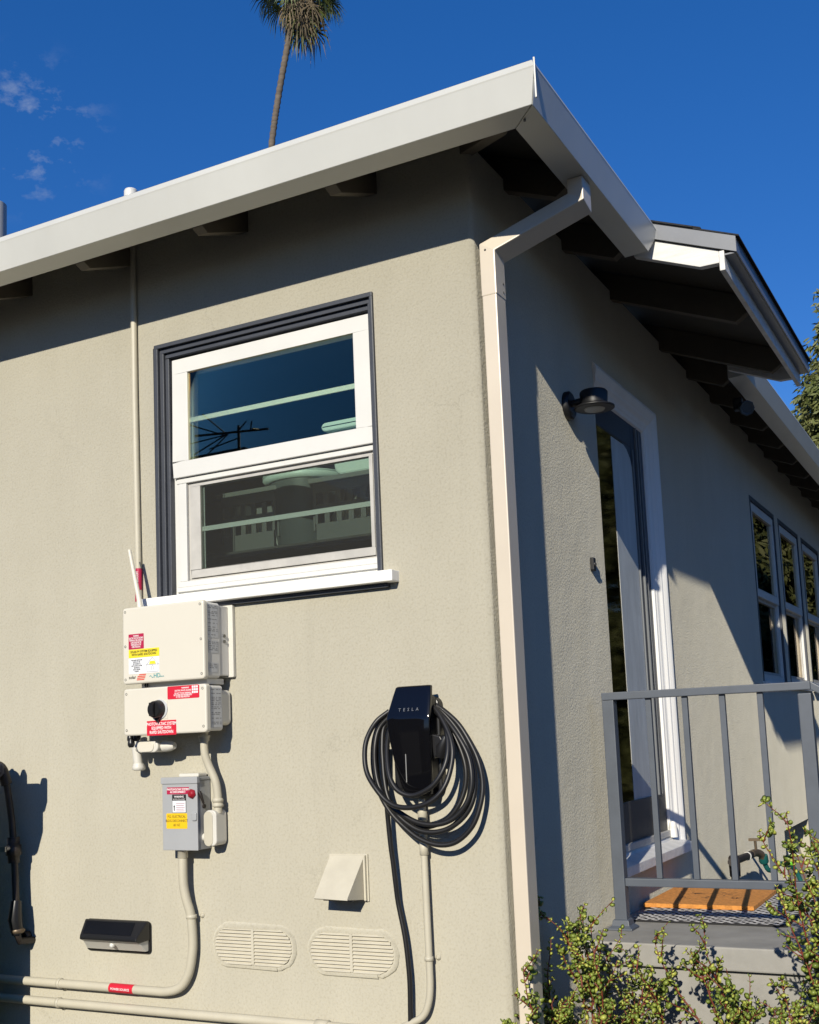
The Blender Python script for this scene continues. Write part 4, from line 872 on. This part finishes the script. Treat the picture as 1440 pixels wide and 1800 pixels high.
# ================================================================== plants
LEAFA = mat('jade leaf', (.26, .31, .05), .42, col2=(.10, .15, .025), vscale=14, spec=.5)
LEAFY = mat('young jade leaf', (.46, .45, .085), .42, col2=(.30, .36, .06), vscale=20)
STEMR = mat('red brown stem', (.17, .035, .02), .55, var=.3, vscale=30)
def shrub(name, lbl, stems, seed, loc, lr=.0098, spread=1.0):
    rr = random.Random(seed); t = thing(name, lbl, 'shrub', loc); A, B, S = MB(), MB(), MB()
    def leaf(mb, p, dirv, r):
        dirv = dirv.normalized(); nrm = (Vector((rr.uniform(-1, 1), rr.uniform(-1.2, .6), rr.uniform(-.2, 1.3)))).normalized()
        u = (dirv - nrm * dirv.dot(nrm)); u = u.normalized() if u.length > .1 else nrm.orthogonal().normalized(); w = nrm.cross(u)
        c = p + u * r * 1.15; ring = [c + u * r * 1.15 * math.cos(q) + w * r * .9 * math.sin(q) + nrm * r * .12 * math.cos(2*q) for q in [2*math.pi*i/8 for i in range(8)]]
        mb.add(ring + [c + nrm * r * .35, c - nrm * r * .2], [(i, (i+1) % 8, 8) for i in range(8)] + [((i+1) % 8, i, 9) for i in range(8)], True)
    def twig(p0, d0, ln, r0, depth):
        n = max(3, int(ln / .0165)); p = Vector(p0); dv = Vector(d0).normalized(); pts = [p.copy()]
        for i in range(n):
            dv = (dv + Vector((rr.gauss(0, .11 * spread), rr.gauss(0, .11 * spread), rr.gauss(.04, .07)))).normalized(); p = p + dv * ln / n; pts.append(p.copy())
            f = i / n; side = dv.orthogonal().normalized(); ang = (i * 1.57) + rr.uniform(-.4, .4)
            side = Matrix.Rotation(ang, 3, dv) @ side
            for s_ in (1, -1):
                if rr.random() < .93: leaf(B if (f > .75 and rr.random() < .7) or rr.random() < .12 else A, p, side * s_ + dv * .5, lr * rr.uniform(.55, 1.3) * (1 - .4 * f))
            if depth > 0 and rr.random() < (.42 if depth > 1 else .24):
                sd = Matrix.Rotation(rr.uniform(0, 6.28), 3, dv) @ dv.orthogonal().normalized()
                twig(p, dv * .6 + sd + Vector((0, 0, .25)), ln * rr.uniform(.22, .42) * spread * (1 - .4 * f), r0 * .6, depth - 1)
        S.tube(pts, [max(.0012, r0 * (1 - .75 * i / n)) for i in range(n + 1)], 5)
    for (base, tip, depth) in stems:
        b, q = Vector(base), Vector(tip); twig(b, q - b, (q - b).length * 1.02, .0048, depth)
    A.build('foliage', LEAFA, t); B.build('young_foliage', LEAFY, t); S.build('stems', STEMR, t)
    return t
rs = random.Random(11); left, right = [], []
for k in range(19):
    x = rs.uniform(.02, .52); y = rs.uniform(.02, .50); tipz = .58 + .10 * rs.random() + (.09 if x < .28 else 0)
    left.append(((x * .8 + .06, y, .30), (x + rs.uniform(-.05, .05), y + rs.uniform(-.08, .05), tipz), 2))
left += [((.18, .22, .5), (.20, .25, 1.07), 2), ((.18, .20, .5), (.17, .26, 1.0), 1), ((.18, .22, .5), (.18, .22, 1.02), 2), ((.17, .24, .5), (.15, .22, .97), 1), ((.06, .10, .5), (-.02, .16, .93), 1), ((.07, .1, .5), (.05, .22, .93), 1), ((.13, .06, .5), (.05, .02, .80), 1), ((.12, .04, .5), (.04, .0, .72), 1), ((.12, .05, .5), (.05, .04, .90), 1), ((.12, .0, .5), (.06, -.03, .76), 1), ((.20, .3, .5), (.21, .28, .88), 1)]
for k in range(38):
    x = rs.uniform(.26, 1.10); y = rs.uniform(.02, .52); tipz = .57 + .10 * rs.random() + (.09 if x > .55 else 0)
    right.append(((x * .9 + .06, y, .30), (x + rs.uniform(-.06, .06), y + rs.uniform(-.08, .05), tipz), 2))
for k in range(26):
    x = rs.uniform(.0, 1.0); y = rs.uniform(-.06, .40); right.append(((x * .9 + .06, y, .25), (x, y - .04, rs.uniform(.50, .60)), 2))
right += [((.50, .40, .55), (.505, .42, .945), 1), ((.56, .42, .55), (.575, .42, .965), 1), ((.54, .35, .55), (.52, .36, .90), 1), ((.68, .36, .55), (.705, .36, .93), 1), ((.40, .36, .5), (.36, .34, .87), 1)]
tall = []
for (tx, ty, tz) in ((.91, .25, 1.44), (.86, .28, 1.38), (.80, .30, 1.185), (.90, .22, 1.30), (.95, .3, 1.36), (.84, .2, 1.12), (.97, .2, 1.25), (.92, .34, 1.16), (.88, .18, 1.02), (1.0, .25, 1.15)):
    tall.append(((.97 + rs.uniform(-.05, .05), .25, .55), (tx, ty, tz), 2))
shrub('jade_shrub', 'jade shrub with round yellow green leaves at the downspout foot', left, 3, (.2, .25, .3))
shrub('jade_shrub', 'low jade shrub spreading in front of the porch landing', right, 5, (.7, .25, .3))
shrub('jade_shrub', 'tall red stemmed jade shrub rising past the railing at right', tall, 8, (.95, .25, .3), spread=.45)

# palm ------------------------------------------------------------------------------------
pm = thing('palm_tree', 'tall slender fan palm rising behind the roof', 'palm tree', (-26.0, 32.0, 0))
BARK = mat('palm bark', (.17, .14, .11), .9, col2=(.09, .072, .055), vscale=2.2, bump=.6, bscale=9, stretch=(.6, .6, 4))
tp = spline([(-26.0, 32.0, 0), (-24.6, 32.0, 12), (-22.6, 32.0, 24), (-22.0, 31.96, 27), (-21.35, 31.95, 29.6), (-20.9, 31.9, 31.7)], 22)
rad = [.25 - .125 * min(1, i / 40) + .012 * ((i % 2) * 2 - 1) for i in range(len(tp))]
for i in range(len(tp) - 14, len(tp)): rad[i] = .18 + .012 * ((i % 2) * 2 - 1)
MB().tube(tp, rad, 12).build('trunk', BARK, pm)
hub = Vector((-20.85, 31.9, 31.9)); rr = random.Random(4)
def frond(mb, dirv, pet, blade, droop, nb=22):
    dirv = dirv.normalized(); pts = [hub + dirv * .15]; dv = dirv.copy()
    for i in range(5): dv = (dv + Vector((0, 0, -droop * .22))).normalized(); pts.append(pts[-1] + dv * pet / 5)
    mb.tube(pts, [.035, .03, .025, .022, .02, .016], 5)
    sd = dv.cross(Vector((0, 0, 1))); sd = sd.normalized() if sd.length > .05 else Vector((1, 0, 0)); up = sd.cross(dv)
    for k in range(nb):
        a = R(-105 + 210 * k / (nb - 1)); b = (dv * math.cos(a) + sd * math.sin(a) + up * rr.uniform(-.15, .15)).normalized()
        l = blade * (1 - .25 * abs(a) / 1.83) * rr.uniform(.85, 1.1); p = pts[-1]; w = sd.cross(b).normalized().cross(b) * .0 + b.cross(up).normalized() * .028
        mid = p + b * l * .55; tip = mid + (b + Vector((0, 0, -(.55 + droop) * rr.uniform(.6, 1.3)))).normalized() * l * .5
        mb.add([p - w * .4, p + w * .4, mid + w, mid - w, tip], [(0, 1, 2, 3), (3, 2, 4)])
G, D = MB(), MB()
for k in range(34):
    a = rr.uniform(0, 6.283); el = R(rr.uniform(-35, 75)); frond(G, Vector((math.cos(a)*math.cos(el), math.sin(a)*math.cos(el), math.sin(el))), rr.uniform(1.1, 1.6), rr.uniform(.9, 1.2), rr.uniform(.6, 1.1))
for k in range(46):
    a = rr.uniform(0, 6.283); el = R(rr.uniform(-84, -38)); frond(D if k % 4 else G, Vector((math.cos(a)*math.cos(el) + .16, math.sin(a)*math.cos(el), math.sin(el))), rr.uniform(.7, 2.2), rr.uniform(.9, 1.5), 1.7, 12)
G.build('crown', mat('palm leaf', (.07, .105, .022), .55, col2=(.13, .15, .05), vscale=3), pm)
D.build('dead_fronds', mat('dry palm leaf', (.24, .18, .105), .8, col2=(.06, .05, .03), vscale=2.2), pm)

# leafy trees ------------------------------------------------------------------------------
LEAFT = mat('tree leaf', (.075, .10, .022), .6, col2=(.16, .165, .055), vscale=1.6)
BARK2 = mat('tree bark', (.10, .075, .05), .9, var=.3, vscale=8, bump=.5, bscale=20)
def tree(lbl, x, y, h, rad, n, seed, cone=True, ls=.16, lowfrac=.12, m=None, per=9, twigs=12):
    rr = random.Random(seed); t = thing('conifer_tree', lbl, 'tree', (x, y, 0), 'green trees beyond the house'); T, Lf = MB(), MB()
    T.tube([(x, y, 0), (x + .05, y, h * .4), (x, y + .05, h * .75), (x, y, h * .98)], [rad * .09, rad * .065, rad * .035, .01], 9)
    for k in range(n):
        f = rr.random() ** .8; z = h * (lowfrac + (1 - lowfrac) * f); env = rad * ((1 - f) ** .75 if cone else math.sin(math.pi * min(.97, .18 + .8 * f)) ** .7) + .12
        a = rr.uniform(0, 6.283); lump = .72 + .28 * math.sin(3 * a + 5 * f + seed) * math.sin(13 * f + 2 * a); rd = env * lump
        base = Vector((x, y, z)); out = Vector((math.cos(a), math.sin(a), -.18)); tip = base + out * rd
        if k % 4 == 0: T.tube([base, base + out * rd * .8], [.025, .006], 4)
        for j in range(twigs):
            q = base + out * rd * (.45 + .55 * rr.random() ** .6) + Vector((rr.gauss(0, .13), rr.gauss(0, .13), rr.gauss(0, .13)))
            for _ in range(per):
                dv = (out * .6 + Vector((rr.gauss(0, .5), rr.gauss(0, .5), rr.gauss(-.55, .4)))).normalized(); l = ls * rr.uniform(.7, 1.3); w = dv.orthogonal().normalized(); w = (Matrix.Rotation(rr.uniform(0, 6.28), 3, dv) @ w) * l * .16
                p = q + Vector((rr.gauss(0, .05), rr.gauss(0, .05), rr.gauss(0, .05)))
                Lf.add([p - w * .3, p + w * .3, p + dv * l * .5 + w, p + dv * l * .5 - w, p + dv * l], [(0, 1, 2, 3), (3, 2, 4)])
    T.build('trunk', BARK2, t); Lf.build('crown', m or LEAFT, t)
    return t
tree('olive green conifer showing past the far gutter at right', -.55, 19.5, 9.9, 3.3, 760, 21, ls=.15)
dt_ = tree('dense green tree reflected in the door glass', 4.2, 13.5, 7.4, 2.7, 620, 33, cone=False, ls=.17, m=mat('dark tree leaf', (.035, .05, .014), .7, col2=(.06, .075, .025), vscale=1.2), per=11, twigs=16)
for lb_, x, y, rz, sc in (('green tree reflected in the nearest side window', 2.9, 20.0, 2.1, 1.05), ('green tree reflected in the farther side windows', 2.6, 27.0, 4.0, 1.4), ('added unseen tree behind the viewer to the right, blocking sky light', 7.2, -6.5, 1.0, 1.0), ('added unseen tree facing the side windows, blocking sky light', 7.6, 7.8, 5.2, 1.0)):  # last two are unseen, added to block ambient sky light
    r_ = dt_.copy(); COL.objects.link(r_); r_.location = (x, y, 0); r_.rotation_euler = (0, 0, rz); r_.scale = (sc,) * 3; r_['label'] = lb_; r_['group'] = 'added unseen trees to the right' if x > 7 else r_['group']
    for ch in dt_.children:
        c_ = ch.copy(); COL.objects.link(c_); c_.parent = r_

# ================================================================== neighbour across the drive (seen in the window's reflection)
nb_ = thing('neighbour_house', 'neighbouring house across the driveway with antenna on its hipped roof', 'house', (-11, -10.5, 0))
MB().box(-18, -3.9, -15, -6.5, 0, 3.2).build('wall', mat('neighbour stucco', (.16, .145, .12), .9, var=.1), nb_)
MB().add([(-18.5, -15.4, 3.1), (-3.4, -15.4, 3.1), (-3.4, -6.05, 3.1), (-18.5, -6.05, 3.1), (-13.5, -10.3, 6.08), (-8.44, -10.3, 6.08)], [(0,1,5,4),(1,2,5),(2,3,4,5),(3,0,4),(3,2,1,0)]).build('roof', SHINGLE, nb_)
for x in (-16, -12.5, -9, -6):
    MB().box(x, x + 1.2, -6.53, -6.46, 1.2, 2.4).build('window', SOLARP, nb_)
at = thing('tv_antenna', 'rooftop television antenna reflected in the upper sash', 'antenna', (-8.44, -10.15, 6.0))
AM = mat('antenna rod', (.03, .03, .03), .5)
def vp_(px, py):                                     # a point of the roof aerial, 17 m along the mirrored line of sight
    d_ = (_F * 1991.3 + _R * (px - 720) - _U * (py - 1042.6)) / 1991.3 * 17; p_ = Vector((1.46557, -3.37, 1.6)) + d_; return Vector((p_.x, -p_.y, p_.z))
AER = {'mast': [(416, 800), (415, 746)], 'boom': [(338, 765), (468, 752)]}
MB().cyl(vp_(416, 802), vp_(415, 746), .022, 8).build('mast', AM, at)
MB().cyl(vp_(338, 765), vp_(468, 752), .020, 6).build('boom', AM, at)
for q0, q1 in (((394, 762), (360, 735)), ((394, 762), (345, 806)), ((396, 762), (366, 808)), ((392, 763), (334, 788)), ((388, 763), (332, 752)), ((415, 755), (436, 748)), ((416, 768), (372, 796)), ((436, 755), (446, 747)), ((452, 753), (447, 760))):
    v0, v1 = vp_(*q0), vp_(*q1); MB().cyl(v0, v1 + Vector((.1, .25, 0)), .011, 5).build('element', AM, at)
fe = thing('sky_block_fence', 'added unseen board fence across the driveway, blocking low sky light', 'fence', (2, -6.6, 0))  # unseen fence added to cut ambient light from the low sky
WF = mat('fence wood', (.10, .07, .045), .9, var=.25, vscale=3, stretch=(4, 4, .4))
bd_ = MB()
for k in range(62): bd_.box(-3.2 + .15 * k, -3.2 + .15 * k + .143, -6.62, -6.60, .05, 1.85 + .02 * math.sin(k * 2.3))
bd_.build('boards', WF, fe)
for k in range(5): MB().box(-3.15 + 2.28 * k, -3.05 + 2.28 * k, -6.73, -6.63, 0, 1.8).build('post', WF, fe)
print('OBJECTS', len(bpy.data.objects))
